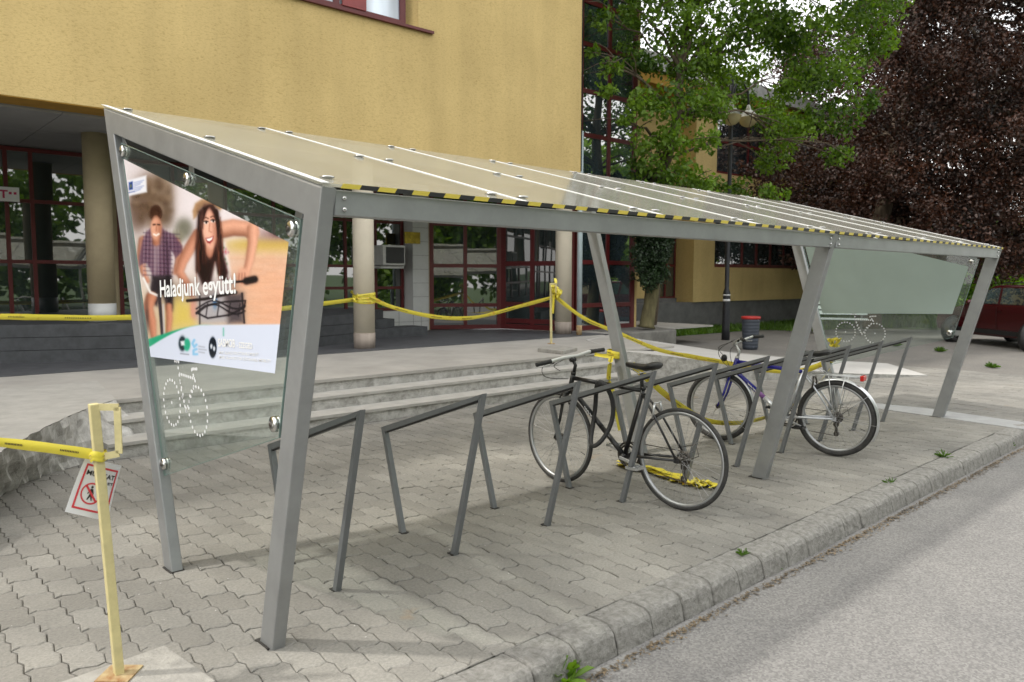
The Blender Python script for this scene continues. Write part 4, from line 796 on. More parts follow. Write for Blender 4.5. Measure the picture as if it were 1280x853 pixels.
def stand(name_label, cat, base, top, slab, group, w=.032):
    t = thing('barrier_post', name_label, cat, tuple(base), group)
    b = MB(); b.beam(base, top, w, w, up=(0, 1, 0)); b.build('pole', 'cream', t, bevel=.003)
    b = MB(); a = Vector(top) - Vector((0, 0, .012)); x = a + rt * .085; y = x - Vector((0, 0, .17)); z = Vector(top) - Vector((0, 0, .20)); b.beam(a, x + rt * .006, .006, .025, side=fw); b.beam(x, y, .006, .025, side=fw); b.beam(y, z, .006, .025, side=fw); b.build('handle', 'cream', t)
    b = MB(); q = Vector(base); b.prism([q + rt * i * .062 + fw * j * .062 for i, j in ((-1, -1), (1, -1), (1, 1), (-1, 1))], (0, 0, .007)); b.build('base_plate', 'rust', t)
    b = MB(); b.prism(slab, (0, 0, -.055)); b.build('footing_slab', 'slab', t, bevel=.006); return t
z1 = .055
sl = [tuple(gz(*k, z1)) for k in ((252, 838), (206, 806), (92, 830))]; c = Vector(sl[1]); e1 = (Vector(sl[0]) - c).normalized(); e2 = Vector((-e1.y, e1.x, 0)); e2 = e2 if e2.dot(Vector(sl[2]) - c) > 0 else -e2
slab1 = [c, c + e1 * .42, c + e1 * .42 + e2 * .42, c + e2 * .42]
S1b.z = z1
stand('cream steel barrier post with rusty foot plate and paper sign, nearest the camera', 'barrier post', S1b, S1t, [tuple(q) for q in slab1], 'cream barrier posts')
P2b = Vector(W(7.57, 5.98, .475)); P2t = Vector(W(7.55, 5.98, 1.47)); sb = []
for q in ((672, 435.5), (690, 431.2), (722, 434.5), (704, 439)): sb.append(tuple(gz(*q, .475)))
stand('cream barrier post on the terrace before the red doors, topped by knotted tape', 'barrier post', P2b, P2t, sb, 'cream barrier posts', .03)
# tapes
tl = S1b.lerp(S1t, (.905 - S1b.z) / (S1t.z - S1b.z))
b = MB(); P = [gy(-60, 546, .45), gy(0, 553, .35), gy(60, 560, .2), tuple(tl - rt * .02)]; tape(P, 'yellow barrier tape running out of the picture to the left from the nearest cream post', .042, tw0=.4, tw1=.1, seed=3, fold=.1)
b = MB(); ring_ = [tl + (rt * math.cos(a) + fw * math.sin(a)) * .026 + Vector((0, 0, .004 * math.sin(3 * a))) for a in [2 * math.pi * i / 10 for i in range(11)]]; ribbon(b, ring_, .028, k=3, seed=11); ribbon(b, [q - Vector((0, 0, .012)) for q in ring_], .02, k=3, seed=13)
tag(b.build('tape_binding', ['tape', 'rust'], None, root_org=tuple(tl), auto=False), 'yellow tape wound round the nearest cream post just above the paper sign', 'barrier tape', 'yellow barrier tapes')
colA = Vector(W(5.14, 7.78, 0)); colB = Vector(W(9.86, 7.95, 0))
def G(u, v, n): s, z = gb(u, v, n); return W(s, n, z)
tape([G(-120, 396, 7.6), G(0, 396, 7.5), G(60, 397, 7.5), G(160, 397, 7.5), G(330, 388, 7.5), G(410, 379, 7.5), G(447, 374, 7.58)], 'yellow barrier tape along the front of the porch left of the first round column', .072, tw0=.2, tw1=.4, seed=21)
k2 = G(694, 371, 5.95)
tape([G(462, 372, 7.55), G(490, 384, 7.3), G(530, 394, 7.0), G(565, 398, 6.8), G(600, 396, 6.6), G(650, 383, 6.25), k2], 'yellow barrier tape sagging between the round column and the cream post at the doors', .070, tw0=.35, tw1=.6, seed=25)
rf = Vector(gx(1040, 450, 7.99)); rm = Vector(gx(768, 446, 4.04)); 
def mixP(u, v, a, c, t): d = ray(u, v); dep = (a - Vector(CP)).dot(Vector(F)) * (1 - t) + (c - Vector(CP)).dot(Vector(F)) * t; return tuple(CP + d * dep)
k2v = Vector(k2); tape([k2] + [mixP(u, v, k2v, rf, t) for u, v, t in ((730, 398, .1), (772, 416, .22), (822, 437, .38), (865, 446, .52), (905, 453, .65), (950, 462, .8), (1000, 464, .9))] + [tuple(rf)], 'long yellow barrier tape from the terrace post down to the far rear shelter post', .072, tw0=.3, tw1=.5, seed=29)
b = MB(); 
for i in range(3): ribbon(b, [colA + Vector((.178 * math.cos(a), .178 * math.sin(a), 1.18 + .045 * i + .02 * math.sin(a + i))) for a in [2 * math.pi * q / 14 for q in range(15)]], .055, k=2, seed=31 + i)
crumple(b, G(447, 377, 7.52), .07, .05, .06, 5, .05, 33); tag(b.build('tape_binding', ['tape', 'tapeink'], None, root_org=tuple(colA + Vector((0, 0, 1.2))), auto=False), 'yellow tape wound several times round the first round beige column', 'barrier tape', 'yellow barrier tapes')
b = MB(); crumple(b, G(694, 372, 5.95), .07, .07, .14, 11, .055, 41); ribbon(b, [G(693, 358, 5.95), G(692, 375, 5.93), G(691, 392, 5.95)], .05, k=5, seed=44); tag(b.build('tape_knot', ['tape', 'tapeink'], None, root_org=k2, auto=False), 'bunched knot of yellow tape at the top of the cream post by the doors', 'barrier tape', 'yellow barrier tapes')
# tied at the middle rear post
b = MB(); c0 = Vector(gx(768, 444, 4.06)); 
b2_ = []
for i in range(2): ribbon(b, [c0 + Vector((.045 * math.cos(a), .075 * math.sin(a), .02 * i + .01 * math.sin(a))) for a in [2 * math.pi * q / 12 for q in range(13)]], .045, k=2, seed=51 + i)
ribbon(b, [gx(767, 445, 3.98), gx(755, 445, 3.96), gx(743, 443, 3.95)], .035, k=5, seed=53)
ribbon(b, [gx(764, 446, 3.97), gx(762, 458, 3.95), gx(761, 474, 3.95), gx(766, 490, 3.96), gx(770, 510, 3.96), gx(776, 538, 3.96)], .055, tw0=1.57, tw1=1.9, k=5, seed=55)
tag(b.build('tape_binding', ['tape', 'tapeink'], None, root_org=tuple(c0), auto=False), 'yellow tape with hanging tail tied to the middle rear shelter post', 'barrier tape', 'yellow barrier tapes')
tape([gx(790, 455, 4.02), gx(805, 470, 4.1), gx(835, 496, 4.35), gx(860, 514, 4.6), gx(884, 526, 4.9), gx(920, 529, 5.2), gx(957, 522, 5.8), gx(990, 507, 6.6), gx(1018, 485, 7.4), gx(1036, 462, 7.95)], 'yellow barrier tape drooping low behind both bicycles between two rear shelter posts', .055, tw0=.4, tw1=.6, seed=61)
b = MB(); crumple(b, (8.0, rf.y, .72), .04, .06, .10, 6, .05, 71); tag(b.build('tape_knot', ['tape', 'tapeink'], None, root_org=(8.0, rf.y, .72), auto=False), 'bunched yellow tape tied round the far rear shelter post', 'barrier tape', 'yellow barrier tapes')
b = MB(); H = [gz(*k) for k in ((774, 583), (792, 588), (812, 591), (832, 598), (852, 602), (872, 607), (890, 612))]
for i in range(6): ribbon(b, [tuple(Vector(q) + Vector((random.gauss(0, .035), random.gauss(0, .03), .006 + .007 * i + random.random() * .006))) for q in H[:5]], .05, tw0=1.45, tw1=1.7, k=5, wav=.10, seed=81 + i)
for i in range(5):
    q = Vector(H[4]).lerp(Vector(H[6]), i / 4.5); P = [q + Vector((math.cos(a + i) * (.07 + .02 * math.sin(3 * a)), math.sin(a + i) * .055, .012 + .02 * abs(math.sin(a * 1.3 + i)))) for a in [j * .7 for j in range(8)]]
    ribbon(b, P, .055, tw0=1.2, tw1=2.0, k=5, wav=.35, seed=91 + i)
tag(b.build('tape_heap', ['tape', 'tapeink'], None, root_org=tuple(H[3]), auto=False), 'crumpled heap of dirty yellow tape lying on the paving under the black bicycle rear wheel', 'barrier tape', 'yellow barrier tapes')
# paper sign on the near post
def sign():
    TLp, TRp, BRp, BLp = [Vector(gy(*k, .16)) for k in ((107, 571), (155, 584), (138, 653), (81, 640))]
    t = thing('paper_sign', 'white laminated paper sign with red border and prohibition symbol hanging behind the nearest cream post', 'sign', tuple(TLp))
    nrm = (TRp - TLp).cross(BLp - TLp).normalized(); nrm = nrm if nrm.dot(fw) < 0 else -nrm
    def S(a, b_, o=0.): p = TLp.lerp(TRp, a).lerp(BLp.lerp(BRp, a), b_); return p + nrm * (o - .05 * max(0, a - .5) ** 2 * 4 * .6 - .008 * math.sin(b_ * 3))
    def patch(mb, a0, a1, b0, b1, o, n=10, m=4, mi=0):
        vs = [S(a0 + (a1 - a0) * i / n, b0 + (b1 - b0) * j / m, o) for i in range(n + 1) for j in range(m + 1)]
        mb.add(vs, [(i * (m + 1) + j, (i + 1) * (m + 1) + j, (i + 1) * (m + 1) + j + 1, i * (m + 1) + j + 1) for i in range(n) for j in range(m)], mi, True)
    b = MB(); patch(b, 0, 1, 0, 1, 0, 16, 16); b.build('sheet', 'whitepaper', t, auto=False)
    b = MB(); 
    for a in ((.1, .93, .10, .135), (.1, .93, .87, .905), (.1, .145, .10, .905), (.895, .94, .10, .905)): patch(b, *a, .001)
    cx, cy, r0, r1 = .42, .60, .20, .235
    for i in range(28):
        a, a2 = 2 * math.pi * i / 28, 2 * math.pi * (i + 1) / 28; q = [(cx + r * 1.0 * math.cos(x), cy + r * .82 * math.sin(x)) for r, x in ((r0, a), (r1, a), (r1, a2), (r0, a2))]; b.add([S(*k, .001) for k in q], [(0, 1, 2, 3)])
    q = [(cx - .16, cy - .10), (cx - .13, cy - .13), (cx + .16, cy + .10), (cx + .13, cy + .13)]; b.add([S(*k, .0016) for k in q], [(0, 1, 2, 3)]); b.build('border', 'redink', t, auto=False)
    b = MB()
    def ped(pts, o=.0012): b.add([S(cx + x, cy + y, o) for x, y in pts], [tuple(range(len(pts)))])
    ped([(-.012 + .028 * math.cos(a), -.115 + .024 * math.sin(a)) for a in [2 * math.pi * i / 10 for i in range(10)]]); ped([(-.03, -.085), (.02, -.085), (.06, .0), (.045, .01), (.02, -.04), (.03, .03), (.06, .12), (.035, .12), (.0, .05), (-.04, .12), (-.065, .115), (-.03, .02), (-.035, -.03), (-.07, .02), (-.085, .01)])
    ex = (TRp - TLp).normalized(); ey = (TLp - BLp).normalized()
    for txt, a0, bb, wd, hh in (('MUNKAT', .17, .29, .72, .10), ('ILLET', .56, .39, .34, .055)):
        vs, fs = textmesh(txt, (0, 0, 0), (1, 0, 0), (0, 1, 0), wd, hh * .85, .025); b.add([S(a0 + v[0], bb - v[1], .0013) for v in vs], fs)
    b.build('lettering', 'blackink', t, auto=False)
    b = MB(); ribbon(b, [tuple(TLp + Vector((0, 0, .01))), tuple(TLp.lerp(tl, .5) + Vector((0, 0, .02))), tuple(tl)], .012, k=4, ink=False); b.build('string', 'blackink', t, auto=False)
sign()
# ================================================================== BUILDING
bld = thing('office_building', 'yellow rendered building with dark red window frames, columned porch and glazed stair tower', 'building', W(4, 8, 0))
def winwall(P0, P1, z0, z1, cols, rails, gl='wglass', fw_=.055, dep=.07, name='window', parent=None, outer=.06, setb=.03):
    """window in vertical plane P0->P1 (building coords s,n); cols/rails = inner bar positions"""
    a = Vector(W(P0[0], P0[1], 0)); e = Vector(W(P1[0], P1[1], 0)); L_ = (e - a).length; d = (e - a).normalized(); nn = Vector((d.y, -d.x, 0))   # towards the viewer side
    b = MB()
    def bar(x0, x1, y0, y1, o=0.): q = [a + d * x0 + Vector((0, 0, y0)) + nn * o, a + d * x1 + Vector((0, 0, y0)) + nn * o, a + d * x1 + Vector((0, 0, y1)) + nn * o, a + d * x0 + Vector((0, 0, y1)) + nn * o]; b.prism(q, -nn * dep)
    bar(0, outer, z0, z1); bar(L_ - outer, L_, z0, z1); bar(outer, L_ - outer, z0, z0 + outer); bar(outer, L_ - outer, z1 - outer, z1)
    for c_ in cols: bar(c_ - fw_ / 2, c_ + fw_ / 2, z0 + outer, z1 - outer, -.003)
    for r_ in rails: bar(outer, L_ - outer, r_ - fw_ / 2, r_ + fw_ / 2, -.006)
    o = b.build('window_frame', 'red_frame', parent or bld)
    xs_ = [0] + sorted(cols) + [L_]; zs = [z0] + sorted(rails) + [z1]; rnd = random.Random(int(L_ * 1000 + z1 * 10)); b = MB()
    for i in range(len(xs_) - 1):
        for j in range(len(zs) - 1):
            t = rnd.gauss(0, .004); t2 = rnd.gauss(0, .004); q = a + d * (xs_[i] + .01) - nn * (setb + t) + Vector((0, 0, zs[j] + .01)); r_ = a + d * (xs_[i + 1] - .01) - nn * (setb - t) + Vector((0, 0, zs[j] + .01)); hgt = zs[j + 1] - zs[j] - .02
            b.add([q, r_, r_ + Vector((0, 0, hgt)) - nn * t2, q + Vector((0, 0, hgt)) - nn * t2], [(0, 1, 2, 3)])
    b.build('glazing', gl, o, auto=False); return o
ZF = 3.565; TOPZ = 12.4
b = MB()   # front wall above the porch
ws0, ws1, wz0, wz1 = 1.2, 5.90, 5.46, 7.1
b.bbox(-30, ws0, 7.3, 7.75, ZF, TOPZ); b.bbox(ws1 , 9.62, 7.3, 7.75, ZF, TOPZ); b.bbox(ws0, ws1, 7.3, 7.75, ZF, wz0); b.bbox(ws0, ws1, 7.3, 7.75, wz1, TOPZ)
b.bbox(9.62, 9.64, 7.302, 11.5, ZF, TOPZ); b.build('front_wall', 'stucco', bld)
b = MB(); b.bbox(-30, 9.6, 7.304, 7.76, ZF - .012, ZF - .002); b.build('porch_edge', 'ochre', bld)
b = MB()
for i in range(-12, 9):
    for (n0, n1) in ((7.77, 9.3), (9.31, 11.3)): b.bbox(i * 1.1 - .12, i * 1.1 + 1.1 - .128, n0, n1, 3.52, 3.545)
b.bbox(-30, 9.6, 7.76, 11.4, 3.55, 3.8); b.build('porch_ceiling', 'soffit', bld)
# upper window (only its lower edge is in view)
o = winwall((ws0 + .0, 7.42), (ws1 - .16, 7.42), wz0, wz1, [1.1, 2.78 + .55, 2.78 + .95 - .0], [], 'curtain', .09, .07, outer=.10)
b = MB(); b.bbox(4.62, 5.02, 7.40, 7.43, wz0 + .09, wz1 - .1); b.build('panel', 'redpanel', o); b = MB(); b.bbox(ws0 - .1, 6.16, 7.24, 7.42, wz0 - .045, wz0 - .004); b.build('sill', 'red_frame', o)
# porch windows
winwall((-9.8, 10.8), (1.97, 10.8), .86, 3.5, [.4 + .93 * i for i in range(12)] + [10.96], [1.78, 2.70])
winwall((2.35, 10.8), (7.93, 10.8), .86, 3.5, [.9, 1.8, 2.7, 3.6, 4.2, 4.9], [1.34, 1.78, 2.70])
b = MB(); b.bbox(6.9, 8.36, 10.5, 10.78, .42, .86); b.bbox(7.96, 8.36, 10.5, 10.9, .862, 3.5)
o = b.build('tiled_wall', 'tile', bld)
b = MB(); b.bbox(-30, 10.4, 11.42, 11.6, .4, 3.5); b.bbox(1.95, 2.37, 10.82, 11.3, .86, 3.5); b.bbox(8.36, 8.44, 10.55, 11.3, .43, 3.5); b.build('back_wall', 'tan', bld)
b = MB(); b.bbox(-30, 10.5, 7.76, 20, TOPZ - .2, TOPZ - .01); b.build('roof', 'parapet', bld)
b = MB()
for z in [.86 + .29 * i for i in range(1, 9)]: b.bbox(7.958, 8.362, 10.494, 10.51, z - .004, z + .004)
for z in (.63,): b.bbox(6.9, 8.362, 10.494, 10.51, z - .004, z + .004)
for s_ in (7.2, 7.6, 7.96, 8.16): b.bbox(s_ - .004, s_ + .004, 10.4935, 10.51, .43, .855)
b.build('tile_joints', 'soffit', o)
b = MB(); b.bbox(7.72 + .02, 8.12, 10.46, 10.49, 2.26, 2.50); b.build('plaque', 'gold', bld)
A_, B_, C_ = (8.42, 10.55), (9.80, 9.80), (10.25, 8.30)
winwall(A_, B_, .44, 3.5, [.78], [.96, 1.81, 2.70], fw_=.075, outer=.09)
o = winwall(B_, C_, .44, 3.5, [.78], [.62, .98, 1.86, 2.72], fw_=.10, outer=.11); o.name = 'door'
a = Vector(W(*B_, 0)); e = Vector(W(*C_, 0)); d = (e - a).normalized(); nn = Vector((d.y, -d.x, 0)); b = MB()
for x0, x1, z0_, z1_ in ((.12, .50, 1.38, 1.38), (.50, .74, 1.38, 1.60), (.82, 1.08, 1.60, 1.40), (1.08, 1.45, 1.40, 1.40)):
    b.beam(a + d * x0 + nn * .004 + Vector((0, 0, z0_)), a + d * x1 + nn * .004 + Vector((0, 0, z1_)), .02, .10, side=nn)
b.build('door_rail', 'red_frame', o)
# dark stone plinth with steps
pl = [(-12, 9.3), (.35, 8.85), (1.81, 8.22), (3.2, 8.12), (4.67, 8.42), (5.57, 8.76), (6.2, 9.3), (6.9, 10.0), (6.9, 10.78), (-12, 10.78)]
b = MB()
for k in range(3):
    z0_, z1_ = .42 + .17 * k, .42 + .17 * (k + 1) - .006; off = .0 + .0 * k; b.prism([W(s_, n_ + (.006 if k % 2 else 0), z0_) for s_, n_ in pl], (0, 0, z1_ - z0_))
b.build('stone_plinth', 'darkstone', bld); b = MB(); b.bbox(5.5, 7.5, 9.35, 9.9, .426, .60); b.bbox(5.6, 6.9, 9.6, 10.2, .426, .76); b.build('stone_step', 'darkstone', bld)
# columns
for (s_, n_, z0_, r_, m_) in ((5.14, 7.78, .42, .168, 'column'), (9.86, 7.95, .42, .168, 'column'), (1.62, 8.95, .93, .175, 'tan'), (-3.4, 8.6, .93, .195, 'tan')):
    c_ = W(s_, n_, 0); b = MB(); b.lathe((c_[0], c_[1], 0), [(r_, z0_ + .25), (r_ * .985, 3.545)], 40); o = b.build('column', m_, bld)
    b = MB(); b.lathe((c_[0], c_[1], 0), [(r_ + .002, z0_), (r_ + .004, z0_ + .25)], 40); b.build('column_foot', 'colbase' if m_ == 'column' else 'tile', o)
# stair tower
winwall((10.50, 8.2), (12.42, 8.2), .44, 12.2, [.12, 1.0, 1.84], [.97, 1.89, 2.74, 3.62, 4.54, 5.44, 6.39, 7.25, 8.2, 9.2, 10.2, 11.2], 'wglass2', .09, .09, outer=.10)
b = MB(); b.bbox(10.2, 10.46, 8.22, 8.5, .44, 3.5); b.build('door_post', 'red_frame', bld)
b = MB(); b.bbox(9.64, 10.5, 8.25, 11.4, 3.5, TOPZ); b.bbox(12.42, 12.50, 8.205, 11.6, .44, TOPZ); b.build('tower_wall', 'stucco', bld)
s_, _z = gb(724.5, 350, 7.5); c_ = W(s_, 7.5, 0); b = MB(); b.lathe((c_[0], c_[1], 0), [(.052, .62), (.052, 4.4)], 16); b.build('downpipe', 'galv', bld); b = MB(); b.lathe((c_[0], c_[1], 0), [(.056, .42), (.056, .62)], 16); b.build('downpipe_foot', 'rust', bld)
b = MB(); b.lathe((W(9.68, 7.36, 0)[0], W(9.68, 7.36, 0)[1], 0), [(.04, 3.6), (.04, TOPZ)], 12); b.build('downpipe', 'carblack', bld)
# right wing
b = MB(); b.bbox(12.5, 17.72, 11.6, 11.9, .95, 7.3); b.bbox(17.72, 18.68, 11.605, 11.9, 3.2, 7.3); b.bbox(17.72, 18.68, 11.605, 11.9, .5, .9)
b.bbox(18.68, 19.8, 11, 11.9, .82, 7.32); b.bbox(19.8, 27.5, 11, 11.9, .82, 1.91); b.bbox(19.8, 27.5, 11, 11.9, 3.44, 4.86); b.bbox(12.6, 33, 11.91, 12.1, .5, 7.3); b.bbox(19.7, 27.5, 11.002, 11.9, 6.75, 7.32); b.bbox(23.9, 27.5, 11, 11.9, 4.85, 6.75); b.bbox(27.5, 33, 11, 11.9, .82, 7.32)
b.build('wing_wall', 'stucco', bld)
b = MB(); b.bbox(12.5, 33, 11.05, 12, -.1, .815); b.bbox(12.5, 18.6, 11.55, 12, .3, .94); b.build('plinth', 'plinth', bld)
winwall((19.8, 11.12), (27.5, 11.12), 1.9, 3.45, [.9 * i for i in range(1, 9)], [], fw_=.10, outer=.12, dep=.1); winwall((19.8, 11.12), (23.9, 11.12), 4.85, 6.75, [1.0, 2., 3.], [5.9], 'wglass2', .09, outer=.1)
winwall((17.74, 11.65), (18.66, 11.65), .93, 3.2, [.40], [1.95], fw_=.07)
b = MB()
for s_ in (13.6, 15.4): pass
b.bbox(12.5, 18.5, 10.6, 12.2, 7.3, 7.75); b.bbox(18.5, 33, 10.3, 12.2, 7.25, 7.62); b.build('parapet', 'parapet', bld)
b = MB(); b.bbox(12.5, 18.5, 10.7, 11.6, 6.95, 7.3); b.bbox(20.6, 33, 10.5, 11, 6.98, 7.25); b.build('eaves_band', 'ochre', bld)
winwall((13.4, 11.58), (16.6, 11.58), 4.4, 6.3, [1.0, 2.1], [5.4], 'wglass2', .09)
# air conditioner hung on the window
ac = thing('air_conditioner', 'boxy air conditioner unit hung on the porch window left of the tiled wall', 'air conditioner', W(7.3, 10.3, 1.9))
b = MB(); b.bbox(7.05, 7.58, 10.22, 10.62, 1.80, 2.20); b.build('casing', 'ac', ac, bevel=.01); b = MB(); b.bbox(7.12, 7.54, 10.20, 10.225, 1.84, 2.16); b.build('grille', 'acgrille', ac)
b = MB(); b.bbox(7.05, 7.6, 10.3, 10.8, 1.74, 1.79); b.build('bracket', 'ac', ac)
# small notice in the porch window
s_, z_ = gb(-8, 243, 10.7); t = thing('notice_board', 'small white notice with magenta T and dots on the leftmost porch window', 'sign', W(s_, 10.7, z_)); b = MB(); s1_, _ = gb(24, 243, 10.7); zt = gb(10, 234, 10.7)[1]; zb = gb(10, 252, 10.7)[1]
b.bbox(s_, s1_, 10.69, 10.70, zb, zt); b.build('panel', 'white', t); M['magenta'] = mat('magenta_ink', (.45, .02, .10), .5); b = MB(); sT, _ = gb(4, 243, 10.68)
vs, fs = textmesh('T', W(sT - .05, 10.685, zb + .05), UB, (0, 0, 1), .11, (zt - zb) * .55, .03); b.add(vs, fs)
for u_ in (13, 19): q, _ = gb(u_, 243, 10.68); b.bbox(q - .018, q + .018, 10.684, 10.69, (zb + zt) / 2 - .0, (zb + zt) / 2 + .035)
b.build('lettering', 'magenta', t, auto=False)
# planter, conifer
pb = [W(10.95, 7.15, 0), W(12.45, 7.05, 0), W(12.62, 7.2, 0), W(13.25, 8.75, 0), W(10.95, 8.15, 0)]
zt = gb(832, 413, 7.1)[1]; b = MB(); b.prism([(q[0], q[1], 0) for q in pb], (0, 0, zt)); tag(b.build('planter', 'planter', None, root_org=pb[1], bevel=.03), 'low raised concrete planter at the foot of the glazed stair tower', 'planter')
# ================================================================== STREET FURNITURE
lp = thing('street_lamp', 'dark double-arm street lamp with yellowed globe shades behind the shelter', 'street lamp', W(15.72, 7.92, 0)); c_ = np.array(W(15.72, 7.92, 0)); LZ = 6.45
b = MB(); b.lathe(c_, [(.105, 0), (.095, .3), (.09, 1.15), (.088, 1.2), (.055, 1.30), (.048, LZ - .5), (.045, LZ)], 20); b.build('pole', 'lampmetal', lp)
b = MB()
for zz, hh in ((.98, .05), (1.12, .03)): b.lathe(c_, [(.0925, zz), (.092, zz + hh)], 20)
b.build('sticker', 'white', lp)
M['globecap'] = mat('clear_globe_top', (.52, .52, .47), .2)
for sgn, sx in ((1, .72), (-1, -.02)):
    v_ = Vector(UB) if sgn == 1 else Vector((-.853, -.522, 0)); base = Vector(c_) + Vector((0, 0, LZ)); P = [base - Vector((0, 0, .9)), base - Vector((0, 0, .55)) + v_ * .06, base + v_ * .18 - Vector((0, 0, .12)), base + v_ * .45, base + v_ * .72 - Vector((0, 0, .18)), base + v_ * .78 - Vector((0, 0, .52))] if sgn == 1 else [base - Vector((0, 0, 1.0)), base - Vector((0, 0, .65)) + v_ * .06, base + v_ * .12 - Vector((0, 0, .30)), base + v_ * .26 - Vector((0, 0, .22)), base + v_ * .40 - Vector((0, 0, .36)), base + v_ * .44 - Vector((0, 0, .66))]
    arm = MB().tube(catmull(P, 6), .028, 8).build('arm', 'lampmetal', lp, auto=False); g0 = P[-1]
    b = MB(); b.lathe(g0, [(.03, .02), (.05, -.02), (.07, -.10), (.075, -.12)], 16); b.build('socket', 'globecap', arm)
    b = MB(); b.lathe2(g0 - Vector((0, 0, .32)), [(.235 * math.sin(math.pi * i / 12), -.215 * math.cos(math.pi * i / 12)) for i in range(0, 7)] + [(.25, .012), (.225, .03)], 24, 0, (1, 1, 1)); b.build('lamp_shade', 'globe', arm)
    b = MB(); b.lathe2(g0 - Vector((0, 0, .32)), [(.225, .03), (.19, .11), (.12, .18), (.05, .22)], 24, 0, (1, 1, 1)); b.build('shade_top', 'globecap', arm)
bn = thing('litter_bin', 'slate coloured ribbed litter bin with red rim on the path behind the blue bicycle', 'litter bin', W(13.85, 6.1, 0)); c_ = np.array(W(13.85, 6.1, 0)); b = MB()
pr = [(.155, 0.)]; 
for i in range(9): pr += [(.158 + .003 * i, .03 + i * .07), (.170 + .003 * i, .045 + i * .07), (.170 + .003 * i, .075 + i * .07)]
b.lathe(c_, pr + [(.19, .68), (.165, .68), (.15, .2)], 28); b.build('body', 'bin', bn); b = MB(); b.lathe(c_, [(.185, .665), (.205, .668), (.208, .720), (.19, .724), (.17, .70)], 28); b.build('rim', 'binred', bn)
# bench seen through the far pane
bc = thing('park_bench', 'pale slatted bench seen through the far glass pane on the grass edge', 'bench', W(19.6, 6.9, 0)); o_ = Vector(W(19.6, 6.9, 0)); ub, nb = Vector(UB), Vector(NB)
ud = (ub * .45 - nb * .9).normalized(); vd = Vector((-ud.y, ud.x, 0)); vd = vd if vd.dot(ub) > 0 else -vd
for nm, lst in (('seat', [(.0, .44), (.12, .44), (.24, .44), (.36, .43)]), ('backrest', [(.44, .60), (.47, .74), (.50, .88)])):
    b = MB()
    for dn, zz in lst:
        if nm == 'seat': b.beam(o_ - ud * .8 + vd * dn + Vector((0, 0, zz)), o_ + ud * .8 + vd * dn + Vector((0, 0, zz)), .10, .035, side=vd)
        else: b.beam(o_ - ud * .8 + vd * dn + Vector((0, 0, zz)), o_ + ud * .8 + vd * dn + Vector((0, 0, zz)), .03, .10, side=vd)
    b.build(nm, 'bench', bc)
for sg in (-.65, .65): b = MB(); q = o_ + ud * sg; b.beam(q + vd * .02, q + vd * .02 + Vector((0, 0, .42)), .05, .05); b.beam(q + vd * .40, q + vd * .52 + Vector((0, 0, .9)), .05, .05); b.beam(q + vd * .02 + Vector((0, 0, .40)), q + vd * .42 + Vector((0, 0, .40)), .05, .04); b.build('leg', 'planter', bc)
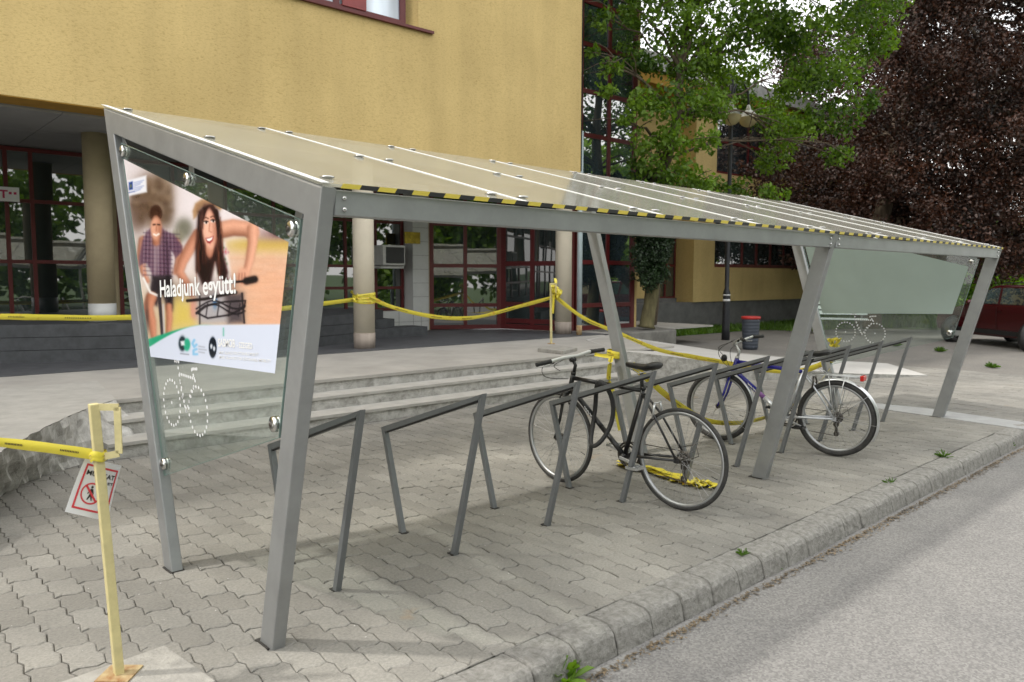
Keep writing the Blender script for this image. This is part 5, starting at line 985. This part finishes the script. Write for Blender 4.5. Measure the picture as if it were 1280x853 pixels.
# ---- parked car
def car():
    root = thing('parked_car', 'dark maroon estate car parked at the far right edge beyond the shelter', 'car', (0, 0, 0)); Wd = .84
    # side outline (x forward, z up)
    body = [(2.12, .30), (2.16, .48), (2.10, .66), (1.85, .80), (1.05, .93), (.95, .95), (-1.6, .97), (-2.05, .93), (-2.14, .80), (-2.16, .45), (-2.10, .30), (-1.80, .24), (1.75, .22)]
    secs = [(0, .0), (.55, 0), (.78, .0), (.84, .02), (.85, .05)]; b = MB(); n = len(body); vs = []; ys = [-.84, -.80, -.6, 0, .6, .80, .84]
    for y in ys:
        k = 1 - .05 * (abs(y) / .84) ** 4; kz = .985 if abs(y) > .82 else 1
        for x, z in body: vs.append((x * k, y * (1 if z > .4 else .97), .58 + (z - .58) * kz))
    fs = [(i * n + j, i * n + (j + 1) % n, (i + 1) * n + (j + 1) % n, (i + 1) * n + j) for i in range(len(ys) - 1) for j in range(n)] + [tuple(range(n)), tuple((len(ys) - 1) * n + j for j in range(n))]
    b.add(vs, fs); bd = b.build('body', 'cardark', root, bevel=.025)
    gh = [(.98, .94), (.28, 1.38), (.05, 1.42), (-1.55, 1.40), (-2.02, .95)]; top = [(x * .97, z) for x, z in gh]
    b = MB(); vs = []
    for y, k in ((-1, 1), (1, 1)):
        for x, z in gh: vs.append((x, y * (.80 - (z - .94) * .34), z))
    n = len(gh); b.add(vs, [tuple(range(n)), tuple(range(n, 2 * n))] + [(j, (j + 1) % n, n + (j + 1) % n, n + j) for j in range(n)]); b.build('cabin', 'cardark', root, bevel=.03)
    def sidewin(pts, y):
        b = MB(); b.prism([(x, y * (.802 - (z - .94) * .34 + .006), z) for x, z in pts], (0, y * .004, 0)); return b
    for y in (-1, 1):
        for pts in ([(.84, .985), (.27, 1.335), (-.02, 1.355), (-.10, .985)], [(-.18, .985), (-.10, 1.355), (-.92, 1.35), (-.98, .985)], [(-1.06, .985), (-1.0, 1.345), (-1.48, 1.33), (-1.80, .99)]): sidewin(pts, y).build('side_window', 'carglass', root)
        b = MB(); b.tube([(.05, y * .62, 1.44), (-.1, y * .60, 1.475), (-1.35, y * .60, 1.465), (-1.5, y * .61, 1.42)], .014, 6); b.build('roof_rail', 'carblack', root, auto=False)
        b = MB(); b.ball((.68, y * .93, 1.0), .085, 12, sq=(.8, .9, .8)); b.beam((.68, y * .8, .97), (.68, y * .9, .98), .05, .04); b.build('mirror', 'cardark', root)
        b = MB(); b.prism([(2.08, y * .50, .60), (2.05, y * .78, .62), (1.86, y * .80, .75), (1.98, y * .50, .73)], (.03, 0, .0)); b.build('headlight', 'alu', root)
        b = MB(); b.beam((1.3, y * .842, .34), (-1.3, y * .842, .34), .03, .10); b.build('sill_trim', 'carblack', root)
        b = MB(); b.beam((-.16, y * .848, .84), (-.30, y * .848, .84), .02, .025); b.build('door_handle', 'cardark', root)
        for x in (.93, -.14, -1.02): b = MB(); b.beam((x, y * .841, .40), (x, y * .848, .92), .006, .006); b.build('door_seam', 'carblack', root)
        for x in (1.32, -1.28):
            b = MB(); ring(b, (x, y * .75, .30), [(.30, -.08), (.30, .08), (.285, .095), (.20, .095), (.20, -.095), (.285, -.095)], 36); wh = b.build('wheel', 'tyre', root)
            b = MB(); ring(b, (x, y * .76, .30), [(.205, -.05), (.205, .085), (.19, .085), (.19, -.05)], 30)
            for k in range(6): a = k * math.pi / 3; b.beam((x, y * .83, .30), (x + .19 * math.cos(a), y * .835, .30 + .19 * math.sin(a)), .03, .05, side=(0, 1, 0))
            b.build('hub_cap', 'alu', wh)
            b = MB(); ring(b, (x, y * .80, .30), [(.36, -.07), (.36, .044), (.0, .044), (.0, -.07)], 30); b.build('wheel_arch', 'carblack', root)
    b = MB(); b.prism([(.93, -.74, .97), (.93, .74, .97), (.33, .60, 1.355), (.33, -.60, 1.355)], (.012, 0, .012)); b.build('windscreen', 'carglass', root)
    d = Vector((.62, .78, 0)).normalized(); fwh = Vector((19.75, 3.45, 0))    # near-side front wheel contact
    root.rotation_euler = (0, 0, math.atan2(d.y, d.x)); side = Vector((-d.y, d.x, 0)); o_ = fwh - d * 1.32 - side * .75; root.location = o_
car()
# ================================================================== VEGETATION
def leafcloud(clumps, n_per, size, seed, squash=.75, drop=0.):
    """clumps: (centre, radius).  Returns verts/faces of folded leaf quads scattered through each clump."""
    rs = np.random.RandomState(seed); V = []; total = 0
    for c, r in clumps:
        n = int(n_per * (r ** 1.6)); 
        if n < 4: continue
        d = rs.normal(size=(n, 3)); d /= np.linalg.norm(d, axis=1)[:, None]; rad = r * rs.uniform(.12, 1, n) ** .55
        nsub = 9; sub = rs.normal(size=(nsub, 3)) * r * .5; which = rs.randint(0, nsub, n)
        p = np.array(c) + np.where((rs.uniform(size=n) < .6)[:, None], sub[which] + d * (rad * .42)[:, None], d * rad[:, None]) * np.array([1, 1, squash])
        s = size * rs.uniform(.6, 1.35, n)
        a = rs.normal(size=(n, 3)); a[:, 2] -= .35 + drop; a /= np.linalg.norm(a, axis=1)[:, None]; t = rs.normal(size=(n, 3)); t -= (t * a).sum(1)[:, None] * a; t /= np.linalg.norm(t, axis=1)[:, None]; nn = np.cross(a, t)
        L_ = a * s[:, None]; Wd = t * (s * .30)[:, None]; up = nn * (s * .12)[:, None]
        v = np.stack([p, p + L_ * .35 + Wd + up, p + L_ * .75 + Wd * .7 + up, p + L_, p + L_ * .75 - Wd * .7 + up, p + L_ * .35 - Wd + up], 1); V.append(v)
    V = np.concatenate(V); n = len(V); vs = V.reshape(-1, 3); i = np.arange(n)[:, None] * 6
    fs = np.concatenate([i + np.array([[0, 1, 2, 3]]), i + np.array([[0, 3, 4, 5]])], 0); return vs, fs
def leafobj(name, clumps, n_per, size, m, parent, seed, **k):
    vs, fs = leafcloud(clumps, n_per, size, seed, **k); org = ORG.get(parent.name, np.zeros(3)) if parent else np.array(clumps[0][0], float)
    vs = vs - org; me = bpy.data.meshes.new(name); me.vertices.add(len(vs)); me.vertices.foreach_set('co', vs.astype(np.float32).ravel()); me.loops.add(fs.size); me.loops.foreach_set('vertex_index', fs.astype(np.int32).ravel())
    me.polygons.add(len(fs)); me.polygons.foreach_set('loop_start', np.arange(len(fs), dtype=np.int32) * 4); me.polygons.foreach_set('loop_total', np.full(len(fs), 4, np.int32)); me.update(calc_edges=True); me.validate(); me.materials.append(m)
    o = bpy.data.objects.new(name, me); COL.objects.link(o)
    if parent: o.parent = parent
    else: o.location = org
    ORG[o.name] = org; return o
def limb(b, p0, p1, r0, r1, rnd, k=6, wob=.08):
    p0, p1 = Vector(p0), Vector(p1); L_ = (p1 - p0).length; P = []; 
    for i in range(k + 1):
        t = i / k; q = p0.lerp(p1, t) + Vector((rnd.gauss(0, 1), rnd.gauss(0, 1), rnd.gauss(0, .6))) * L_ * wob * math.sin(math.pi * t) * .5; q.z += L_ * .10 * math.sin(math.pi * t); P.append(q)
    b.tube(P, [r0 + (r1 - r0) * i / k for i in range(k + 1)], 7); return P
def D(u, v, dep): return tuple(CP + ray(u, v) * dep)
M['leafgreen'] = leafmat('green_leaves', (.035, .085, .008), (.20, .33, .035), .45); M['leafcopper'] = leafmat('copper_leaves', (.006, .004, .0035), (.082, .031, .016), .2)
M['leafdark'] = leafmat('conifer_leaves', (.006, .016, .005), (.022, .055, .012), .08); M['leafbright'] = leafmat('bright_leaves', (.06, .14, .015), (.22, .36, .05), .4); M['leafred'] = leafmat('red_leaves', (.05, .008, .012), (.20, .02, .03), .3)
# green street tree between stair tower and lamp
rnd = random.Random(4); gt = thing('deciduous_tree', 'green leafy tree spreading in front of the stair tower and lamp', 'tree', W(14.2, 9.2, 0))
GC = []
for u, v, r, dep in ((752, 22, 17, 15.2), (796, 12, 30, 15.5), (835, 25, 48, 16), (885, 18, 48, 16), (940, 30, 50, 16.5), (1000, 25, 50, 16.5), (1060, 20, 48, 17), (1105, 12, 34, 17), (765, 84, 15, 15), (806, 70, 30, 15.8), (860, 75, 40, 16.2), (905, 62, 36, 16.5), (925, 105, 26, 16.8), (985, 60, 30, 17), (1000, 110, 36, 17), (1045, 80, 44, 17.2), (1085, 55, 34, 17.3),
        (1030, 145, 34, 17.3), (990, 160, 26, 17.2), (885, 128, 34, 16.2), (842, 128, 36, 15.6), (804, 130, 24, 15.4), (780, 150, 12, 15.2), (757, 112, 12, 15), (842, 180, 30, 15.8), (880, 175, 22, 16), (812, 205, 26, 15.8), (850, 222, 30, 15.8), (880, 232, 22, 16), (795, 236, 22, 15.8), (1045, 195, 20, 17.5), (1075, 130, 22, 17.5), (960, 205, 18, 17.2), (920, 240, 22, 17.4), (885, 240, 22, 17), (965, 245, 20, 17.6), (742, 66, 9, 14.8), (880, 95, 34, 17.6), (925, 128, 24, 20.6), (960, 140, 30, 20.6), (975, 180, 26, 20.6), (900, 95, 26, 20.6), (935, 75, 30, 18.5), (868, 60, 30, 17.4), (897, 141, 16, 17.9), (1020, 100, 30, 17.6), (965, 30, 34, 17), (800, 180, 18, 15.6)):
    if 900 < u < 965 and v > 92 and dep < 20: dep = 20.4
    GC.append((D(u, v, dep), r * dep / FP * 1.0))
for i in range(26):
    GC.append((D(740 + (i % 9) * 45 + rnd.uniform(-15, 15), -50 - (i // 9) * 65 + rnd.uniform(-15, 15), 16 + rnd.uniform(-1, 1.5)), .95))
leafobj('crown', GC, 1300, .10, M['leafgreen'], gt, 12, drop=.2)
b = MB(); base = Vector(W(14.2, 9.2, .0)); T = [base, Vector(D(818, 330, 17.0)), Vector(D(815, 250, 16.6)), Vector(D(832, 200, 16.4)), Vector(D(846, 150, 16.3)), Vector(D(850, 90, 16.3)), Vector(D(862, 10, 16.3)), Vector(D(870, -60, 16.3))]
b.tube(catmull(T, 4), [.19 - .15 * i / 28 for i in range(29)], 10)
forks = [T[2], T[3], T[4], T[5], T[6]]
for i, (c, r) in enumerate(GC):
    if i % 2 and i > 8: continue
    src = min(forks, key=lambda f: (f - Vector(c)).length + (2 if f.z > c[2] else 0)); P = limb(b, src, c, .05 if (Vector(c) - src).length < 2.2 else .028, .010, rnd, 6, .05)
    for q in range(3): limb(b, P[4], tuple(Vector(c) + Vector((rnd.gauss(0, .5), rnd.gauss(0, .5), rnd.gauss(0, .4)))), .014, .005, rnd, 4)
b.build('trunk', 'bark', gt, auto=False)
# copper-leaved tree
ct = thing('copper_tree', 'big dark copper-leaved maple filling the sky at the right', 'tree', D(1085, 408, 24.5)); CC = []; rnd = random.Random(8)
for iv in range(-6, 9):
    for iu in range(0, 13):
        u = 935 + iu * 42 + rnd.uniform(-16, 16); v = 10 + iv * 42 + rnd.uniform(-16, 16)
        lim = 1085 if v < 120 else (1040 if v < 190 else 950)
        if u < lim or v > 320 - max(0, (1080 - u)) * .15: continue
        if u > 1230 and v > 300: continue
        if v > 285 and u < 1050: continue
        for dep in (22.5 + rnd.uniform(-1, 1), 25.5 + rnd.uniform(-1, 1.5)):
            if rnd.random() < .93: CC.append((D(u, v, dep), rnd.uniform(.85, 1.25)))
CC = [q for q in CC]
for i in range(16): CC.append((D(rnd.uniform(1040, 1300), rnd.uniform(300, 335), 23 + rnd.uniform(-1.5, 2.5)), .75))
for i in range(90): CC.append((D(rnd.uniform(990, 1330), rnd.uniform(60, 330), 28 + rnd.uniform(-1, 2)), 1.3))
leafobj('crown', CC, 900, .10, M['leafcopper'], ct, 21)
b = MB(); tb = Vector(D(1085, 408, 24.5)); tb.z = -.1; T = [tb, tb + Vector((0, 0, 1.4)), tb + Vector((.2, -.1, 3.0)), tb + Vector((.5, -.5, 6)), tb + Vector((.8, -.8, 10))]; b.tube(catmull(T, 4), [.42 - .30 * i / 16 for i in range(17)], 12)
for i, (c, r) in enumerate(CC):
    if i % 4 == 0: limb(b, min(T[1:], key=lambda f: (f - Vector(c)).length), c, .10, .03, rnd)
b.build('trunk', 'bark', ct, auto=False)
# topiary conifer in the planter
cf = thing('conifer', 'dense dark clipped conifer on a bare curved trunk in the planter by the stair tower', 'tree', W(13.0, 8.3, .5)); CF = []; rnd = random.Random(15)
dep0 = 16.6
for i in range(80):
    u, v = rnd.uniform(798, 831), rnd.uniform(225, 350)
    if v > 325: u = 815 + (u - 815) * max(.2, (362 - v) / 40)
    CF.append((D(u, v, dep0 + rnd.uniform(-.45, .45)), .21))
leafobj('crown', CF, 9500, .06, M['leafdark'], cf, 33, squash=1.5, drop=-.9)
b = MB(); b.tube(catmull([D(808, 410, dep0), D(811, 390, dep0), D(816, 365, dep0), D(819, 340, dep0), D(818, 300, dep0), D(816, 250, dep0)], 4), [.20 if i < 1 else .165 - .004 * i for i in range(21)], 12); b.build('trunk', 'bark2', cf, auto=False)
# shrubs and hedge at the far right
def shrub(name, label, cat, spots, m, n_per, size, seed, group=None):
    loc = tuple(spots[0][0]); t = thing(name, label, cat, (loc[0], loc[1], 0), group); leafobj('foliage', spots, n_per, size, M[m], t, seed, squash=.8); rn = random.Random(seed); b = MB()
    for c, r in spots[:6]: limb(b, (c[0], c[1], -.1), c, .04, .012, rn)
    b.build('stem', 'bark', t, auto=False); return t
shrub('shrub', 'bright green shrub behind the maroon car', 'shrub', [(D(u, v, 31), r) for u, v, r in ((1180, 352, .9), (1210, 345, .9), (1232, 352, .8), (1255, 352, .8), (1222, 372, .9), (1190, 378, .9), (1250, 370, .8), (1285, 360, .9))], 'leafbright', 330, .16, 51)
shrub('shrub', 'crimson-leaved shrub above the maroon car', 'shrub', [(D(u, v, 33), r) for u, v, r in ((1265, 325, .8), (1290, 315, 1.0), (1250, 338, .6), (1305, 335, .9))], 'leafred', 300, .17, 53)
shrub('shrub', 'rank green undergrowth seen through the far pane below the blank panel', 'shrub', [(D(u, v, 27.5), .6) for u, v in ((1112, 394), (1130, 396), (1150, 393), (1170, 395), (1188, 398), (1125, 388), (1165, 386))], 'leafbright', 360, .14, 55)
# distant woodland beyond the lawn
FT = []; rnd = random.Random(17)
for i in range(60): FT.append((D(930 + i * 9 + rnd.uniform(-5, 5), rnd.uniform(285, 380), 46 + rnd.uniform(-3, 6)), 1.9))
tag(leafobj('woodland', FT, 90, .42, M['leafgreen'], None, 57), 'hazy green woodland closing the view beyond the car and copper tree', 'woodland', None, 'stuff')
RTs = []; 
for i in range(330): RTs.append(((rnd.uniform(-22, 60), rnd.uniform(-24, -16), rnd.uniform(.2, 1) ** 1.3 * 11), 1.9))
tag(leafobj('tree_belt', RTs, 75, .5, M['leafgreen'], None, 59), 'green trees across the road mirrored in the porch windows', 'tree belt', None, 'stuff')
# grass blades
def blades(name, label, region, n, h, m, seed, z=0., wid=.006):
    rs = random.Random(seed); vs = []; fs = []
    for i in range(n):
        x, y = region(rs)
        hh = h * rs.uniform(.4, 1.3); a = rs.uniform(0, 6.3); dx, dy = math.cos(a), math.sin(a); ln = rs.uniform(.1, .6) * hh; w = wid * rs.uniform(.7, 1.4); o = len(vs)
        vs += [(x - dy * w, y + dx * w, z), (x + dy * w, y - dx * w, z), (x + dx * ln * .4 + dy * w * .7, y + dy * ln * .4 - dx * w * .7, z + hh * .6), (x + dx * ln * .4 - dy * w * .7, y + dy * ln * .4 + dx * w * .7, z + hh * .6), (x + dx * ln, y + dy * ln, z + hh)]
        fs += [(o, o + 1, o + 2, o + 3), (o + 3, o + 2, o + 4)]
    me = bpy.data.meshes.new(name); me.from_pydata(vs, [], fs); me.materials.append(M[m]); o = bpy.data.objects.new(name, me); COL.objects.link(o); tag(o, label, 'grass', None, 'stuff'); return o
M['grass'] = leafmat('grass_blades', (.045, .11, .012), (.14, .26, .03), .3)
def reg(rs):
    s = rs.uniform(12.7, 30); n = rs.uniform(9.45, 11.0) if s < 20 else rs.uniform(8.0 , 11.0); p = W(s, n, 0); return p[0], p[1]
blades('grass', 'rough grass strip along the grey plinth of the yellow wing', reg, 15000, .14, 'grass', 3, -.02, .012)
def reg2(rs):
    u = rs.uniform(1010, 1300); dep = rs.uniform(24.5, 34); p = D(u, 400, dep); return p[0], p[1]
blades('grass', 'tall lawn grass beyond the path seen past the far shelter end', reg2, 14000, .32, 'grass', 5, -.02, .02)
l1, l2 = gz(1110, 411), gz(1200, 413.5)
g = MB(); g.add([(19.5, 9.0, .0), (l1[0], l1[1], 0), (l2[0], l2[1], 0), (29, 2.0, .0), (33, KY, 0), (60, KY, .0), (60, 40, .0), (12, 40, .0), (12, 9.2, .0)], [tuple(range(9))]); struct(g.build('lawn', 'grassbase', auto=False))
# weeds in the joints
def weed(c, r, n, label, big=False, seed=1):
    r *= 1.45; n = int(n * 1.5)
    rs = random.Random(seed); b = MB()
    for i in range(n):
        a = rs.uniform(0, 6.28); el = rs.uniform(.35, 1.2); ln = r * rs.uniform(.6, 1.2); w = ln * (.16 if big else .045); d = Vector((math.cos(a) * math.cos(el), math.sin(a) * math.cos(el), math.sin(el))); s = Vector((-math.sin(a), math.cos(a), 0)); o = Vector(c) + Vector((rs.gauss(0, r * .15), rs.gauss(0, r * .15), 0))
        P = [o, o + d * ln * .4 + s * w, o + d * ln * .75 + s * w * .8 - Vector((0, 0, ln * .05)), o + d * ln - Vector((0, 0, ln * .22)), o + d * ln * .75 - s * w * .8 - Vector((0, 0, ln * .05)), o + d * ln * .4 - s * w]; b.add(P, [(0, 1, 2, 3), (0, 3, 4, 5)])
    return tag(b.build('weed', 'leafbright' if big else 'grass', None, root_org=tuple(c), auto=False), label, 'weed', 'weeds growing along the kerb')
weed(gz(705, 849, -.12), .085, 26, 'largest leafy green weed at the foot of the kerb nearest the camera', True, 3)
for i, (u, v, z, r, lb) in enumerate(((929, 694, 0, .035, 'small weed in the kerb top joint level with the black bicycle rear wheel'), (960, 712, -.12, .04, 'small weed in the gutter right of the weed on the kerb top'), (1180, 572, 0, .06, 'grassy weed on the kerb top right below the far shelter post'), (1261, 558, -.1, .055, 'grassy weed in the gutter at the far right end of the kerb'), (1113, 607, -.02, .05, 'pale weed in a kerb joint left of the far shelter post'), (1012, 668, -.05, .04, 'thin weed hanging over the kerb face below the middle shelter post'), (735, 826, -.12, .03, 'tiny weed in the gutter just right of the largest weed'))): weed(gz(u, v, z), r, 22, lb, False, i + 7)
for i, (u, v, lb) in enumerate(((1240, 460, 'dry grass tuft on the paving beyond the far shelter end'), (1175, 440, 'green grass tuft beside the path edge seen beyond the far glass pane'), (1120, 433, 'green grass tuft left of the other tuft behind the last rack'))):
    weed(gz(u, v, 0), .10, 60, lb, False, i + 40)
# litter of dry leaves and grit in the gutter
rs = random.Random(77); vs = []; fs = []
for i in range(5200):
    x = rs.uniform(-1, 14); y = -.905 - abs(rs.gauss(0, .028)) ; s = rs.uniform(.002, .007) * (1.5 if rs.random() < .1 else 1); a = rs.uniform(0, 6.3); z = -.117 + rs.uniform(0, .008); o = len(vs); l = rs.uniform(.8, 2.5)
    ca, sa = math.cos(a), math.sin(a); vs += [(x - ca * s * l, y - sa * s * l, z), (x + sa * s, y - ca * s, z + rs.uniform(0, .006)), (x + ca * s * l, y + sa * s * l, z + rs.uniform(0, .005)), (x - sa * s, y + ca * s, z)]; fs.append((o, o + 1, o + 2, o + 3))
me = bpy.data.meshes.new('leaf_litter'); me.from_pydata(vs, [], fs); M['litter'] = leafmat('dry_litter', (.07, .055, .035), (.24, .18, .11), .1); me.materials.append(M['litter']); o = bpy.data.objects.new('leaf_litter', me); COL.objects.link(o); tag(o, 'line of dry brown leaf litter in the gutter along the kerb', 'leaf litter', None, 'stuff')
# grit specks on the paving
vs = []; fs = []
for i in range(900):
    x = rs.uniform(-2, 9); y = rs.uniform(KY + .02, 4); s = rs.uniform(.0015, .0045); o = len(vs); a = rs.uniform(0, 6.3); ca, sa = math.cos(a) * s, math.sin(a) * s
    vs += [(x - ca, y - sa, .005), (x + sa, y - ca, .005), (x + ca, y + sa, .007), (x - sa, y + ca, .005)]; fs.append((o, o + 1, o + 2, o + 3))
me = bpy.data.meshes.new('grit'); me.from_pydata(vs, [], fs); me.materials.append(M['ramp']); o = bpy.data.objects.new('grit', me); COL.objects.link(o); tag(o, 'pale grit and petals scattered over the paving blocks', 'grit', None, 'stuff')
# ================================================================== LIGHT
SV = Vector((-.63, .415, 1.)).normalized(); el = math.asin(SV.z); rotz = math.atan2(SV.x, SV.y)
w = bpy.data.worlds.new('World'); sc.world = w; w.use_nodes = True; nt = w.node_tree; bg = nt.nodes['Background']; L = nt.links.new
sky = nt.nodes.new('ShaderNodeTexSky'); sky.sky_type = 'NISHITA'; sky.sun_disc = False; sky.sun_elevation = el; sky.sun_rotation = rotz; sky.air_density = 1.; sky.dust_density = 3.; sky.ozone_density = 1.
tc = nt.nodes.new('ShaderNodeTexCoord'); mp = nt.nodes.new('ShaderNodeMapping'); mp.inputs['Scale'].default_value = (1, 1, 2.6); L(tc.outputs['Generated'], mp.inputs[0])
cn = nt.nodes.new('ShaderNodeTexNoise'); cn.inputs['Scale'].default_value = 2.2; cn.inputs['Detail'].default_value = 8.; L(mp.outputs[0], cn.inputs['Vector'])
cr = nt.nodes.new('ShaderNodeValToRGB'); cr.color_ramp.elements[0].position = .32; cr.color_ramp.elements[1].position = .62; cr.color_ramp.elements[0].color = (.55, .55, .55, 1); cr.color_ramp.elements[1].color = (.95, .95, .95, 1); L(cn.outputs['Fac'], cr.inputs[0])
mx = nt.nodes.new('ShaderNodeMix'); mx.data_type = 'RGBA'; L(cr.outputs[0], mx.inputs[0]); L(sky.outputs[0], mx.inputs[6]); mx.inputs[7].default_value = (10.9, 10.7, 10.35, 1); L(mx.outputs[2], bg.inputs[0]); bg.inputs[1].default_value = .15
sd = bpy.data.lights.new('sun', 'SUN'); sd.energy = 1.6; sd.angle = R(2.2); sd.color = (1, .955, .88); so = bpy.data.objects.new('sun', sd); COL.objects.link(so); so.rotation_euler = SV.to_track_quat('Z', 'Y').to_euler(); so.location = (0, 0, 20)
vs_ = sc.view_settings; sc.display_settings.display_device = 'sRGB'; vs_.view_transform = 'Standard'; vs_.look = 'None'; vs_.exposure = .64; vs_.gamma = 1
cy = sc.cycles; cy.max_bounces = 7; cy.transparent_max_bounces = 16; cy.caustics_reflective = False; cy.caustics_refractive = False; cy.sample_clamp_indirect = 6
